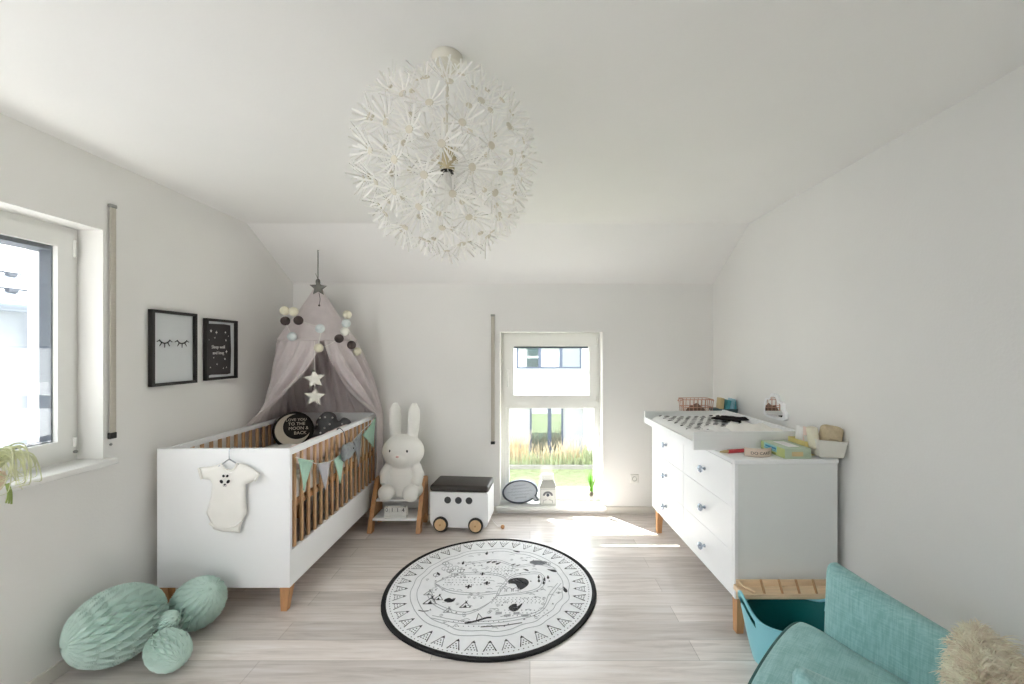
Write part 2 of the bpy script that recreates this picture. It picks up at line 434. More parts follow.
# left wall with the window opening
WY0, WY1, WZ0, WZ1 = -.6, 2.14, .905, 2.088  # near part of the opening, out of view, widened for more daylight
m = MB().box(XL-.38, XL, WY1, YB, -.1, ZC+.1).box(XL-.38, XL, YF, WY0, -.1, ZC+.1).box(XL-.38, XL, WY0, WY1, -.1, WZ0).box(XL-.38, XL, WY0, WY1, WZ1, ZC+.1)
struct('wall_left', m, 'wall')
m = MB().box(XR, XR+.3, YF, YB, -.1, ZC+.1)
struct('wall_right', m, 'wall')
m = MB().box(-1.45, XR+.3, YF-.3, YF, -.1, ZC+.1); struct('wall_front', m, 'wall')  # unseen wall added to cut light from behind, open at its left end
VX0, VX1, VZ0, VZ1 = -.273, .659, .04, 1.648
m = MB().box(XL-.38, VX0, YB, YB+.37, -.1, ZB+.05).box(VX1, XR+.3, YB, YB+.37, -.1, ZB+.05).box(VX0, VX1, YB, YB+.37, VZ1, ZB+.05).box(VX0, VX1, YB, YB+.37, -.1, VZ0)
struct('wall_back', m, 'wall')
m = MB().box(XL, XL+.014, YF, YB, 0, .062); m.bevel(.004, 2)
struct('baseboard_left', m, 'skirting')
m = MB().box(XL+.014, VX0-.02, YB-.014, YB, 0, .062).box(VX1+.02, XR-.014, YB-.014, YB, 0, .062); m.bevel(.004, 2)
struct('baseboard_back', m, 'skirting')
m = MB().box(XR-.014, XR, YF, YB, 0, .062); m.bevel(.004, 2)
struct('baseboard_right', m, 'skirting')

def framebox(m, a0, a1, b0, b1, w, h0, h1, plane, mi=0):
    """four bars of width w round a rectangle"""
    wl, wr, wb, wt = w if isinstance(w, tuple) else (w,)*4
    rect = lambda x0, x1, y0, y1: [(x0, y0), (x1, y0), (x1, y1), (x0, y1)]
    for r in ((a0, a0+wl, b0, b1), (a1-wr, a1, b0, b1), (a0+wl, a1-wr, b0, b0+wb), (a0+wl, a1-wr, b1-wt, b1)):
        m.prism(rect(*r), h0, h1, plane, mi)
    return m
# window 1, in the left wall: fixed outer frame, sash, pane, sill, outside guide rail
w1 = bpy.data.objects.new('window_1', None); COL.objects.link(w1); w1['kind'] = 'structure'
GX = XL-.13
WM = .74
m = framebox(MB(), WY0, WY1, WZ0+.03, WZ1, .045, GX-.07, GX, 'yz').box(GX-.07, GX, WM-.03, WM+.03, WZ0+.075, WZ1-.045); part('frame', m, 'upvc', w1, bevel=.004)
for ya, yb in ((WM+.018, WY1-.033), (WY0+.033, WM-.018)):
    m = framebox(MB(), ya, yb, WZ0+.065, WZ1-.033, .072, GX-.055, GX+.018, 'yz'); m.bevel(.006, 2); part('sash', m, 'upvc', w1, smooth=40)
    m = MB().box(GX-.004, GX+.002, ya+.067, yb-.067, WZ0+.13, WZ1-.1); part('pane', m, 'pane', w1)
    m = framebox(MB(), ya+.072, yb-.072, WZ0+.137, WZ1-.105, (.008, .008, .006, .02), GX-.062, GX-.006, 'yz'); part('outer_lining', m, 'anthracite', w1)
m = MB().rbox(GX-.02, XL+.05, WY0-.035, WY1+.035, WZ0, WZ0+.03, .006); part('sill', m, 'sill', w1, smooth=40)
m = MB().tube([(GX+.021, WY1-.03, WZ0+.1), (GX+.021, WY1-.03, WZ0+.145)], .009, 10); m.tube([(GX+.021, WY1-.03, WZ1-.145), (GX+.021, WY1-.03, WZ1-.06)], .007, 10); part('hinge', m, 'upvc', w1, smooth=40)
m = MB().tube([(GX+.02, WY1-.032, WZ0+.075), (GX+.032, WY1-.032, WZ0+.075)], .007, 12); part('hinge_cap', m, 'socket_grey', w1, smooth=40)
m = MB().box(GX-.13, GX-.074, WY1-.05, WY1-.004, WZ0, WZ1); m.box(GX-.115, GX-.09, WY1-.062, WY1-.05, WZ0, WZ1); part('guide_rail', m, 'anthracite', w1)
m = MB().box(GX-.13, GX-.074, WY0, WY1-.05, WZ1-.122, WZ1); part('shutter_box', m, 'anthracite', w1)
# window 2, low in the back wall: a tilting light above, a fixed one below
w2 = bpy.data.objects.new('window_2', None); COL.objects.link(w2); w2['kind'] = 'structure'
GY = 4.02
m = framebox(MB(), VX0, VX1, .066, VZ1, (.045, .045, .075, .045), GY, GY+.075, 'xz')
m.box(VX0+.045, VX1-.045, GY, GY+.075, .94, .995)
m.bevel(.004, 2); part('frame', m, 'upvc', w2, smooth=40)
m = framebox(MB(), VX0+.03, VX1-.03, .985, VZ1-.03, (.087, .072, .075, .1), GY-.018, GY+.055, 'xz'); m.bevel(.006, 2); part('sash', m, 'upvc', w2, smooth=40)
m = framebox(MB(), VX0+.046, VX1-.046, .142, .938, (.03, .008, .03, .008), GY+.012, GY+.05, 'xz'); part('glazing_bead', m, 'upvc', w2)
m = MB().box(VX0+.1, VX1-.09, GY+.028, GY+.034, 1.05, VZ1-.12); part('pane', m, 'pane', w2)
m = MB().box(VX0+.06, VX1-.05, GY+.028, GY+.034, .16, .935); part('pane', m, 'pane', w2)
m = MB().rbox(VX0-.03, VX1+.03, YB-.04, GY+.01, .036, .067, .006); part('sill', m, 'sill', w2, smooth=40)
m = MB().tube([(VX1-.03, GY-.02, 1.0), (VX1-.03, GY-.02, 1.05)], .009, 10); m.tube([(VX1-.03, GY-.02, 1.53), (VX1-.03, GY-.02, 1.6)], .007, 10); part('hinge', m, 'socket_white', w2, smooth=40)
m = MB().rbox(VX0+.052, VX0+.078, GY-.032, GY-.017, 1.22, 1.30, .004); m.rbox(VX0+.056, VX0+.074, GY-.05, GY-.036, 1.14, 1.27, .005); m.box(VX0+.06, VX0+.07, GY-.04, GY-.03, 1.25, 1.265); part('handle', m, 'upvc', w2, smooth=40)
m = MB().box(VX0+.045, VX1-.045, GY+.076, GY+.1, VZ1-.148, VZ1-.03); part('shutter_box', m, 'anthracite', w2)
# unseen eaves added to block sun at the left and low back windows
m = MB().box(-3.05, XL-.38, YF, YB+.37, 2.2, 2.4).prism([(YB+.37, 1.772), (YB+.64, 1.772), (YB+.64, 1.95), (YB+.37, 2.2)], -3.05, XR+.6, 'yz'); struct('roof', m, 'stucco_white')

# roller shutter straps
t = thing('shutter_strap', 'tall beige roller shutter strap on the wall beside the side window', 'shutter strap', (XL, 2.178, 0))
m = MB().rbox(.010, .015, -.016, .016, 1.06, 2.215, .002); part('strap', m, 'strap', t, smooth=40)
m = MB().rbox(0, .018, -.018, .018, 1.03, 1.062, .004); part('winder_slot', m, 'black_plastic', t, smooth=40)
m = MB().rbox(0, .02, -.018, .018, 2.212, 2.23, .004); part('guide', m, 'socket_grey', t, smooth=40)
m = MB().tube([(0, 0, 1.0), (.005, 0, 1.0)], .006, 12); part('screw_cap', m, 'socket_grey', t, smooth=40)
t = thing('shutter_strap', 'narrow beige roller shutter strap on the wall beside the low window', 'shutter strap', (-.336, YB, 0))
m = MB().rbox(-.016, .016, -.024, -.018, .655, 1.79, .002); part('strap', m, 'strap', t, smooth=40)
m = MB().rbox(-.019, .019, -.03, 0, .632, .658, .004); part('winder_slot', m, 'black_plastic', t, smooth=40)
m = MB().rbox(-.019, .019, -.03, 0, 1.788, 1.806, .004); part('guide', m, 'socket_grey', t, smooth=40)
# socket outlet
t = thing('wall_socket', 'white square power socket low on the wall between window and dresser', 'socket', (.947, YB, .316))
m = MB().rbox(-.04, .04, -.01, 0, -.04, .04, .006); part('cover_plate', m, 'socket_white', t, smooth=40)
m = MB().lathe([(.021, -.002), (.021, .004), (.018, .004), (.018, -.004), (0.0001, -.004)], 28, TM((0, -.01, 0), (PI/2, 0, 0)), capb=False, capt=False); part('inset', m, 'socket_grey', t, smooth=40)
m = MB().tube([(-.009, -.0055, 0), (-.009, -.009, 0)], .003, 10).tube([(.009, -.0055, 0), (.009, -.009, 0)], .003, 10); part('contact_hole', m, 'black_plastic', t)

# ------------------------------------------------------------------ outside
m = MB().box(-2.6, 14, 5.4, 17.2, -3., -2.79); struct('lawn', m, 'lawn')
m = MB().box(-60, 60, -60, 60, -3.2, -2.8); struct('ground', m, 'paving')  # pale paving put in to bounce sunlight up to the ceiling
m = MB().box(-3.5, 4., 15.25, 15.35, -2.8, -2.66); m.bevel(.02); struct('kerb', m, 'kerb')
def blades(name, label, cat, spec, mm, seed):
    rnd = random.Random(seed); m = MB()
    for (x0, x1, y0, y1, h0, h1, n) in spec:
        for _ in range(n):
            x = rnd.uniform(x0, x1); y = rnd.uniform(y0, y1); h = rnd.uniform(h0, h1); a = rnd.uniform(0, 2*PI); b = rnd.uniform(.08, .4)*h; w = rnd.uniform(.012, .03)
            d = Vector((math.cos(a), math.sin(a), 0)); e = Vector((-d.y, d.x, 0))*w; p = Vector((x, y, -2.8)); vs = []
            for t in (0, .45, .8, 1):
                q = p + d*b*t*t + Vector((0, 0, h*(t-.12*t*t))); k = (1-t*.9); vs += [q-e*k, q+e*k]
            m._add(vs, [(0,1,3,2), (2,3,5,4), (4,5,7,6)])
    o = finish(name, m, mm); tag(o, label, cat, kind='stuff')
blades('straw_grass', 'dry blond ornamental grass growing in front of the grey house wall', 'grass', [(-1.3, -.1, 15.75, 16.1, .8, 1.6, 300), (-.1, 1.1, 15.75, 16., .5, 1.05, 130), (1.1, 2.2, 15.75, 16., .5, 1.25, 190)], 'straw', 3)
blades('green_grass', 'green reedy grass growing under the neighbouring house windows', 'grass', [(-.3, 2.9, 15.38, 15.62, .3, .75, 420), (-1.3, -.2, 15.38, 15.6, .2, .55, 130), (1.9, 2.7, 15.4, 15.65, .6, 1.1, 130)], 'green_reed', 4)
# the house across the lawn
t = thing('neighbour_house', 'white house with a grey ground floor seen through the low window', 'house', (0, 17, -2.8))
m = MB().box(-9, 2.12, 0, 6, 0, 2.35); part('ground_floor', m, 'stucco_grey', t)
m = MB().box(-9, 9, -.5, 6, 2.35, 6.2).box(2.12, 9, -.35, 6, 0, 2.35); part('upper_floor', m, 'stucco_white', t)
def house_window(x0, x1, z0, z1, y, bars, nm):
    m = MB(); framebox(m, x0, x1, z0, z1, .07, y-.06, y+.05, 'xz')
    for b, w in bars: m.box(b-w/2, b+w/2, y-.05, y+.05, z0+.07, z1-.07)
    f = part(nm, m, 'steel_blue', t)
    m = MB().box(x0+.05, x1-.05, y-.02, y-.012, z0+.05, z1-.05); part('pane', m, 'far_pane', f)
    m = MB().box(x0+.05, x1-.05, y-.008, y+.0, z0+.05, z1-.05); part('curtain', m, 'room_dark', f)  # mottled sheet standing for the dim room behind the glass, not a curtain
house_window(-.52, 2.0, 3.56, 5.0, -.5, [(.38, .12), (1.2, .12)], 'window')
house_window(0., 1.32, .02, 2.2, 0., [(.78, .15)], 'terrace_door')
# the house beside the left window
t = thing('side_house', 'bright white house with tiled roof and downpipe outside the side window', 'house', (-8.2, 0, -2.8))
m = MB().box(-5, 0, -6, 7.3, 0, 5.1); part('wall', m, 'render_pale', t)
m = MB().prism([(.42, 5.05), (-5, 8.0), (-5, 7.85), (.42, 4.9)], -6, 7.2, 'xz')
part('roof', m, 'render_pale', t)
m = MB()
for i in range(5):
    for j in range(26):
        x = .2-i*.62; z = 5.05+(.42-x)*(2.95/5.42)
        y = 7.1-j*.5
        m.box(x-.04, x+.04, y-.1, y+.02, z+.0, z+.07)
    m.tube([(.2-i*.62, -6, 5.05+(.22+i*.62)*.5443+.06), (.2-i*.62, 7.2, 5.05+(.22+i*.62)*.5443+.06)], .018, 6)
part('snow_guard', m, 'roof_tile', t)
m = MB().tube([(.46, -6, 4.93), (.46, 7.25, 4.93)], .075, 12); part('gutter', m, 'zinc', t, smooth=60)
m = MB().tube(smoothline([(.46, 6.95, 4.9), (.44, 6.95, 4.75), (.2, 6.95, 4.5), (.1, 6.95, 4.35), (.1, 6.95, 0)], 5), .05, 12); part('downpipe', m, 'zinc', t, smooth=60)

# ------------------------------------------------------------------ camera, sky, sun
cam = bpy.data.cameras.new('camera'); co = bpy.data.objects.new('camera', cam); COL.objects.link(co)
cam.sensor_width = 36; cam.lens = 425/1024*36; cam.clip_start = .05; cam.clip_end = 200
co.location = (0, 0, 1.484); co.rotation_euler = (PI/2, 0, 0)
cam.shift_x = -18/1024; cam.shift_y = 8/1024
SC.camera = co
w = bpy.data.worlds.new('sky'); SC.world = w; w.use_nodes = True
nt = w.node_tree; N = nt.nodes; L = nt.links; bg = N['Background']
tc = N.new('ShaderNodeTexCoord'); sp = N.new('ShaderNodeSeparateXYZ'); L.new(tc.outputs['Generated'], sp.inputs[0])
cr = N.new('ShaderNodeValToRGB'); e = cr.color_ramp.elements
e[0].position = 0; e[0].color = (1., .99, .98, 1); e[1].position = .8; e[1].color = (.84, .90, 1., 1)
L.new(sp.outputs['Z'], cr.inputs['Fac']); L.new(cr.outputs['Color'], bg.inputs['Color'])
dt = N.new('ShaderNodeVectorMath'); dt.operation = 'DOT_PRODUCT'; L.new(tc.outputs['Generated'], dt.inputs[0]); dt.inputs[1].default_value = Vector((-.82, 1., 1.378)).normalized()
mr = N.new('ShaderNodeMapRange'); mr.inputs['From Min'].default_value = -.2; mr.inputs['From Max'].default_value = 1.; mr.inputs['To Min'].default_value = SKY; mr.inputs['To Max'].default_value = SKY*2.6
L.new(dt.outputs['Value'], mr.inputs['Value']); L.new(mr.outputs[0], bg.inputs['Strength'])
sun = bpy.data.lights.new('sun', 'SUN'); sun.energy = SUN; sun.angle = R(.55); sun.color = (1, .975, .94)
so = bpy.data.objects.new('sun', sun); COL.objects.link(so)
so.rotation_euler = Vector((.82, -1., -1.378)).to_track_quat('-Z', 'Y').to_euler(); so.location = (-4, 9, 9)
vs = SC.view_settings
SC.display_settings.display_device = 'sRGB'
vs.view_transform = 'Standard'; vs.look = 'None'; vs.gamma = 1.; vs.use_curve_mapping = False; vs.exposure = EXPO
SC.cycles.use_denoising = True
SC.cycles.max_bounces = 10; SC.cycles.diffuse_bounces = 6; SC.cycles.transparent_max_bounces = 16
SC.cycles.caustics_reflective = False; SC.cycles.caustics_refractive = False
SC.cycles.sample_clamp_indirect = 8
# ------------------------------------------------------------------ pictures on the left wall
def picture(y0, y1, z0, z1, label, tilt=0.):
    w, h = y1-y0, z1-z0
    t = thing('framed_picture', label, 'picture', (XL, (y0+y1)/2, z0))
    m = framebox(MB(), -w/2, w/2, 0, h, .017, .004, .03, 'yz'); part('frame', m, 'frame_black', t, bevel=.002)
    m = MB().box(.004, .012, -w/2+.015, w/2-.015, .015, h-.015); p = part('print', m, 'paper', t)
    return t, p, w, h
FW = TM((.0125, 0, 0), (PI/2, 0, PI/2))        # text plane that faces into the room (+X); text x runs along +Y, text y along Z
t, p, w, h = picture(2.387, 2.71, 1.276, 1.714, 'black framed picture of two closed eyes with lashes on pale paper')
m = MB()
for s in (-1, 1):
    c = (s*.062, .262)
    arc = [(c[0]+.04*math.cos(a), c[1]+.02+.034*math.sin(a)) for a in [R(205)+R(130)*i/12 for i in range(13)]]
    m.tube([(.0125, a, b) for a, b in arc], .0035, 6)
    for k in range(5):
        a = R(210)+R(120)*k/4; q = (c[0]+.04*math.cos(a), c[1]+.02+.034*math.sin(a)); l = .02 if k in (0, 4) else .026
        d = (math.cos(a)*1.15, math.sin(a)); d = (d[0]/math.hypot(*d), d[1]/math.hypot(*d))
        m.tube([(.0125, q[0], q[1]), (.0125, q[0]+d[0]*l, q[1]+d[1]*l)], [.0032, .002], 6)
part('eyelash_drawing', m, 'black_ink', p)
t, p, w, h = picture(2.789, 3.085, 1.282, 1.694, 'black framed picture with white stars and lettering on black paper')
m = MB()
po = [(.02, .03), (.05, .036), (.2, .03), (w-.062, .036), (w-.056, .2), (w-.064, h-.034), (.17, h-.03), (.03, h-.034), (.026, .2)]
m.prism([(a-w/2+.01, b) for a, b in po], .0122, .0128, 'yz'); rn = random.Random(5)
for i, (a, b) in enumerate([(-.12, .345), (-.085, .33), (-.035, .322), (.05, .325), (-.11, .27), (-.05, .285), (.055, .27), (-.125, .2), (.06, .19), (-.115, .135), (-.06, .15), (.045, .14), (-.09, .085), (-.03, .105), (.06, .08), (-.12, .055), (.03, .075), (.08, .3)]):
    m.prism([(a+x-.005, b+y) for x, y in star(rn.choice([.006, .009, .012]), .4, rn.choice([4, 5]))], .0128, .0134, 'yz', 1)
part('night_sky', m, ['night_print', 'ink_white'], p)
for k, s in enumerate(('Sleep well', 'and long')):
    lettering('lettering', s, .031, TM((.0132, -.022, .222-.04*k), (PI/2, 0, PI/2)), 'ink_white', p, .0004)

# ------------------------------------------------------------------ cot
CX0, CX1, CY0, CY1 = -2.106, -1.357, 2.40, 3.80
ct = thing('cot', 'white cot with wooden slats along the side wall under the canopy', 'cot', ((CX0+CX1)/2, (CY0+CY1)/2, 0))
ox, oy = (CX0+CX1)/2, (CY0+CY1)/2
hw, hl = (CX1-CX0)/2, (CY1-CY0)/2
for s in (-1, 1):
    y = s*hl
    m = MB().box(-hw, hw, min(y, y-s*.024), max(y, y-s*.024), .1415, .926); part('end_panel', m, 'lacquer', ct, bevel=.003)
for s in (-1, 1):
    x = s*hw
    xa, xb = min(x, x-s*.03), max(x, x-s*.03)
    m = MB().box(xa, xb, -hl+.0245, hl-.0245, .888, .918); part('top_rail', m, 'lacquer', ct, bevel=.004)
    m = MB().box(min(x, x-s*.024), max(x, x-s*.024), -hl+.0245, hl-.0245, .1425, .343); part('side_board', m, 'lacquer', ct, bevel=.003)
    for k in range(17):
        y = -hl+.075+k*(2*hl-.15)/16
        m = MB().rbox(x-s*.015-.0075, x-s*.015+.0075, y-.0115, y+.0115, .341, .89, .004); part('slat', m, 'beech', ct, smooth=50)
for sx in (-1, 1):
    for sy in (-1, 1):
        x = sx*(hw-.03); y = sy*(hl-.03); m = MB()
        b = .017; a = .028; dx, dy = sx*.012, sy*-.0
        vs = [(x-a, y-a, .145), (x+a, y-a, .145), (x+a, y+a, .145), (x-a, y+a, .145), (x-b+dx*-1, y-b, 0), (x+b+dx*-1, y-b, 0), (x+b+dx*-1, y+b, 0), (x-b+dx*-1, y+b, 0)]
        m._add(vs, [(0,1,2,3), (7,6,5,4), (0,4,5,1), (1,5,6,2), (2,6,7,3), (3,7,4,0)]); part('leg', m, 'oak_leg', ct, bevel=.004)
m = MB().box(-hw+.03, hw-.03, -hl+.03, hl-.03, .557, .587)
for k in range(9): m.box(-hw+.035, hw-.035, -hl+.1+k*.145, -hl+.16+k*.145, .587, .599)
part('bed_base', m, 'beech', ct)
# bedding
t = thing('mattress', 'white cot mattress with white sheet lying inside the cot', 'mattress', (ox, oy, .60))
m = MB().rbox(-hw+.026, hw-.026, -hl+.034, hl-.034, 0, .13, .025, seg=4); part('core', m, 'cotton', t, smooth=60)
m = MB().grid(26, 40, lambda u, v: (-hw+.05+u*(2*hw-.1), -hl+.06+v*(2*hl-.5), .133+.006*math.sin(u*14+v*5)+.005*math.sin(v*23-u*9)))
part('sheet', m, 'cotton', t, smooth=180)
m = MB()
pts = smoothline([(CX1-.125, CY0+.12, .806), (CX1-.118, CY0+.4, .806), (CX1-.118, CY0+.8, .806), (CX1-.122, CY1-.45, .806), (CX1-.125, CY1-.34, .806)], 8)
m.tube(pts, [.075*(1+.04*math.sin(i*1.3)) if 0 < i < len(pts)-1 else .05 for i in range(len(pts))], 14)
o = finish('bed_bumper', m, 'cotton_pink', smooth=70); tag(o, 'long pale pink padded roll along the inside of the cot slats', 'bed bumper')
# cushions
def moonshape(r, off, ri):
    """crescent: outer circle minus a shifted circle"""
    d = off; a = math.acos(max(-1, min(1, (d*d+r*r-ri*ri)/(2*d*r)))); b = math.acos(max(-1, min(1, (d*d+ri*ri-r*r)/(2*d*ri))))
    o_ = [(r*math.cos(t), r*math.sin(t)) for t in [a+(2*PI-2*a)*i/28 for i in range(29)]]
    i_ = [(d+ri*math.cos(t), ri*math.sin(t)) for t in [(2*PI-(PI-b))-(2*PI-2*(PI-b))*i/28 for i in range(29)]]
    return o_+i_[1:-1]
t = thing('moon_cushion', 'round black cushion with cream crescent moon and lettering in the cot', 'cushion', (-1.915, 3.44, .836), 0)
t.rotation_euler = (R(-16), R(-8), R(24)); t.scale = (.93, .93, .93)
m = MB().lathe([(.0001, -.055), (.06, -.054), (.11, -.045), (.145, -.026), (.16, 0), (.145, .026), (.11, .045), (.06, .054), (.0001, .055)], 48, TM((0, 0, 0), (PI/2, 0, 0)), capb=False, capt=False)
part('cover', m, 'charcoal_cloth', t, smooth=180)
prof = lambda rr: .0555*math.sqrt(max(0, 1-(rr/.165)**2))**.8
mo = moonshape(.135, .045, .110); mo = [(x*math.cos(R(26))-y*math.sin(R(26)), x*math.sin(R(26))+y*math.cos(R(26))) for x, y in mo]
m = MB(); m.puff(mo, .0001, .01, .012, 'xz', back=False)
for v in m.bm.verts: v.co.y = -prof(math.hypot(v.co.x, v.co.z))-.004
part('crescent', m, 'moon_cloth', t, smooth=180)
for k, (s, x, y) in enumerate((('I LOVE YOU', .028, .078), ('TO THE', .036, .04), ('MOON &', .046, -.0), ('BACK', .054, -.042))):
    l = lettering('lettering', s, .037 if k else .033, TM((x, 0, y), (PI/2, R(8), 0)), 'moon_cloth', t, .0005)
    for v in l.data.vertices: v.co.y += -prof(math.hypot(v.co.x, v.co.z))-.003
t = thing('cloud_cushion', 'grey cloud shaped cushion with white dots in the cot', 'cushion', (-1.69, 3.66, .815), 0)
t.rotation_euler = (R(-10), 0, R(10))
cl = smoothpoly([(-.17, -.13), (-.19, -.05), (-.15, 0), (-.14, .07), (-.08, .135), (0, .12), (.035, .055), (.075, .085), (.13, .06), (.155, 0), (.19, -.04), (.185, -.12), (.1, -.15), (0, -.145), (-.1, -.15)], 5)
m = MB().puff(cl, .055, .09, .016, 'xz'); rn = random.Random(3)
for a, b in [(-.12, .03), (-.06, .09), (-.02, .03), (-.09, -.04), (.03, -.03), (.08, .03), (.12, -.03), (-.14, -.09), (-.03, -.09), (.06, -.1), (.14, -.09), (-.06, .0), (-.1, .085), (.0, .085)]:
    m.lathe([(.0085, -.0005), (.0075, .0025), (.0001, .0035)], 10, TM((a, -.0545, b), (PI/2, 0, 0)), mi=1, capt=False)
part('cover', m, ['grey_knit', 'ink_white'], t, smooth=180)
# pennants along the side rail of the cot
XP = CX1+.022
t = thing('pennant_garland', 'felt pennant garland strung along the slats of the cot', 'garland', (XP, 2.45, .86))
def pen(y0, y1, zt0, zt1, yb, zb, mm, lab, tw=0.):
    m = MB(); rows = []
    n = 8
    def fn(u, v):
        a = y0+(y1-y0)*u; z = zt0+(zt1-zt0)*u
        y = a+(yb-a)*v; z = z+(zb-z)*v
        return (.004*math.sin(v*3+u*4)+tw*(u-.5)*(1-v), y-2.45, z-.86)
    m.grid(n, n, fn)
    o = part('pennant', m, mm, t, smooth=180, label=lab)
    so = o.modifiers.new('felt', 'SOLIDIFY'); so.thickness = .003
pen(2.448, 2.63, .858, .80, 2.51, .655, 'felt_mint', 'mint green felt pennant')
pen(2.668, 2.86, .768, .738, 2.77, .575, 'felt_lilac', 'pale lilac grey felt pennant')
pen(2.89, 3.085, .738, .765, 2.99, .545, 'felt_mint', 'mint green felt pennant')
pen(3.21, 3.39, .80, .84, 3.31, .575, 'felt_slate', 'grey patterned felt pennant')
pen(3.42, 3.64, .80, .91, 3.62, .655, 'felt_mint', 'pale felt pennant hanging askew', .03)
m = MB().tube([(x-XP, y-2.45, z-.86) for x, y, z in smoothline([(XP-.003, 2.43, .87), (XP, 2.55, .822), (XP, 2.66, .772), (XP, 2.77, .752), (XP, 2.88, .738), (XP, 3.08, .766), (XP, 3.2, .80), (XP, 3.4, .845), (XP, 3.55, .87), (XP-.003, 3.66, .905)], 4)], .0025, 6)
part('cord', m, 'cotton', t, smooth=60)
# the grey hanging toy
t = thing('hanging_toy', 'grey padded fish shaped toy hanging by a strap from the cot rail', 'soft toy', (CX1+.052, 3.03, .79)); t.scale = (.85, .85, .85)
m = MB().ball((0, .03, -.035), (.03, .11, .07), 20); m.ball((0, -.055, -.035), (.026, .035, .075), 16); m.tube([(0, .1, -.04), (0, .17, -.06)], [.035, .006], 12)
o = part('body', m, 'felt_slate', t, smooth=180, label='grey padded body')
rm = o.modifiers.new('fuse', 'REMESH'); rm.mode = 'VOXEL'; rm.voxel_size = .006; rm.use_smooth_shade = True
m = MB().tube(smoothline([(-.09, -.02, .115), (-.06, -.02, .165), (-.018, -.02, .13), (.0, -.02, .03)], 5), .006, 8, flat=.4); part('strap', m, 'charcoal_cloth', t, smooth=60)
m = MB().ball((.03, .06, -.02), (.005, .008, .008), 10); part('eye', m, 'black_ink', t, smooth=60)

# ------------------------------------------------------------------ romper on the front of the cot
t = thing('baby_romper', 'white short sleeved baby romper with panda face hung on the cot front', 'romper', (-1.672, CY0-.024, .66))
S = .0385/6.844*.146*.98   # metres per zoomed pixel
Z0 = (300, 395)
rp = [(240,160),(262,196),(300,208),(332,192),(348,158),(412,172),(458,200),(500,230),(470,278),(402,306),(402,400),(410,500),(386,545),(370,585),(362,638),(300,632),(245,628),(180,612),(160,560),(132,500),(160,400),(172,300),(158,275),(108,268),(88,190),(180,180)]
k_ = 2.38/425/6.844
rp = [((a-Z0[0])*k_, -(b-Z0[1])*k_) for a, b in rp]
m = MB().puff(rp, .013, .03, .012, 'xz', rumple=.006, seed=4)
for pl in ([(238,160),(262,198),(300,210),(334,194),(350,158)], [(162,566),(200,590),(260,598),(330,590),(384,548)], [(88,190),(108,268)], [(470,278),(500,230)]):
    m.tube([((a-Z0[0])*k_, -.014, -(b-Z0[1])*k_) for a, b in smoothline([(x, y, 0) for x, y in pl], 5) for a, b in [(a, b)]] if False else [((q.x-Z0[0])*k_, -.009, -(q.y-Z0[1])*k_) for q in smoothline([(x, y, 0) for x, y in pl], 5)], .006, 8)
part('body', m, 'cotton', t, smooth=180)
m = MB(); fz = lambda a, b: ((a-Z0[0])*k_, -(b-Z0[1])*k_)
for (a, b, ra, rb, an) in ((252, 280, 9, 13, 30), (298, 280, 9, 13, -30), (266, 242, 7, 9, 20), (292, 242, 7, 9, -20), (275, 300, 7, 5, 0)):
    c = fz(a, b); ca, sa = math.cos(R(an)), math.sin(R(an))
    m.prism([(c[0]+k_*(ra*math.cos(q)*ca-rb*math.sin(q)*sa), c[1]+k_*(ra*math.cos(q)*sa+rb*math.sin(q)*ca)) for q in [2*PI*i/14 for i in range(14)]], -.0215, -.0175, 'xz')
m.tube([fz3 for fz3 in [(fz(a, b)[0], -.019, fz(a, b)[1]) for a, b in ((262, 306), (268, 312), (275, 308), (282, 312), (288, 306))]], .0012, 5)
part('panda_print', m, 'black_ink', t)
m = MB().tube(smoothline([(-.005, .012, .262), (-.005, .026, .276), (-.005, .03, .262)], 4) and smoothline([(-.005, .05, .25), (-.005, .045, .272), (-.005, .015, .274), (-.005, -.006, .265), (-.005, -.006, .215)], 5), .0022, 6)
m.tube([(-.075, -.004, .168), (-.005, -.006, .215), (.07, -.004, .17)], .004, 6); part('hanger', m, 'chrome', t, smooth=60)

# ------------------------------------------------------------------ canopy over the cot head
KX, KY = -1.737, 3.482
t = thing('bed_canopy', 'mauve fabric bed canopy hanging from the sloping ceiling over the cot', 'canopy', (KX, KY, 0))
ca0 = math.atan2(-KY, -KX)     # the way the opening faces
fold = lambda a, n, f: math.sin(n*a*2*PI+f)
def cone(u, v):
    a = ca0+2*PI*u; r = .012+(.288-.012)*(v**1.12)
    r *= 1+.035*v*fold(u, 11, .4)*(1-v*.6); return (r*math.cos(a), r*math.sin(a), 2.03-.46*v)
m = MB().grid(120, 18, cone, closeu=True); part('top_cone', m, 'canopy_cloth', t, smooth=180)
m = MB().tube([(.289*math.cos(2*PI*i/48), .289*math.sin(2*PI*i/48), 1.562) for i in range(48)], .008, 8, closed=True); part('ring', m, 'canopy_cloth', t, smooth=60)
plan = [(-2.112, 3.17), (-2.122, 3.34), (-2.125, 3.6), (-2.118, 3.822), (-1.95, 3.832), (-1.72, 3.834), (-1.5, 3.834), (-1.333, 3.828), (-1.322, 3.74), (-1.318, 3.66)]
pl = smoothline([(x-KX, y-KY, 0) for x, y in plan], 8); NP = len(pl)-1
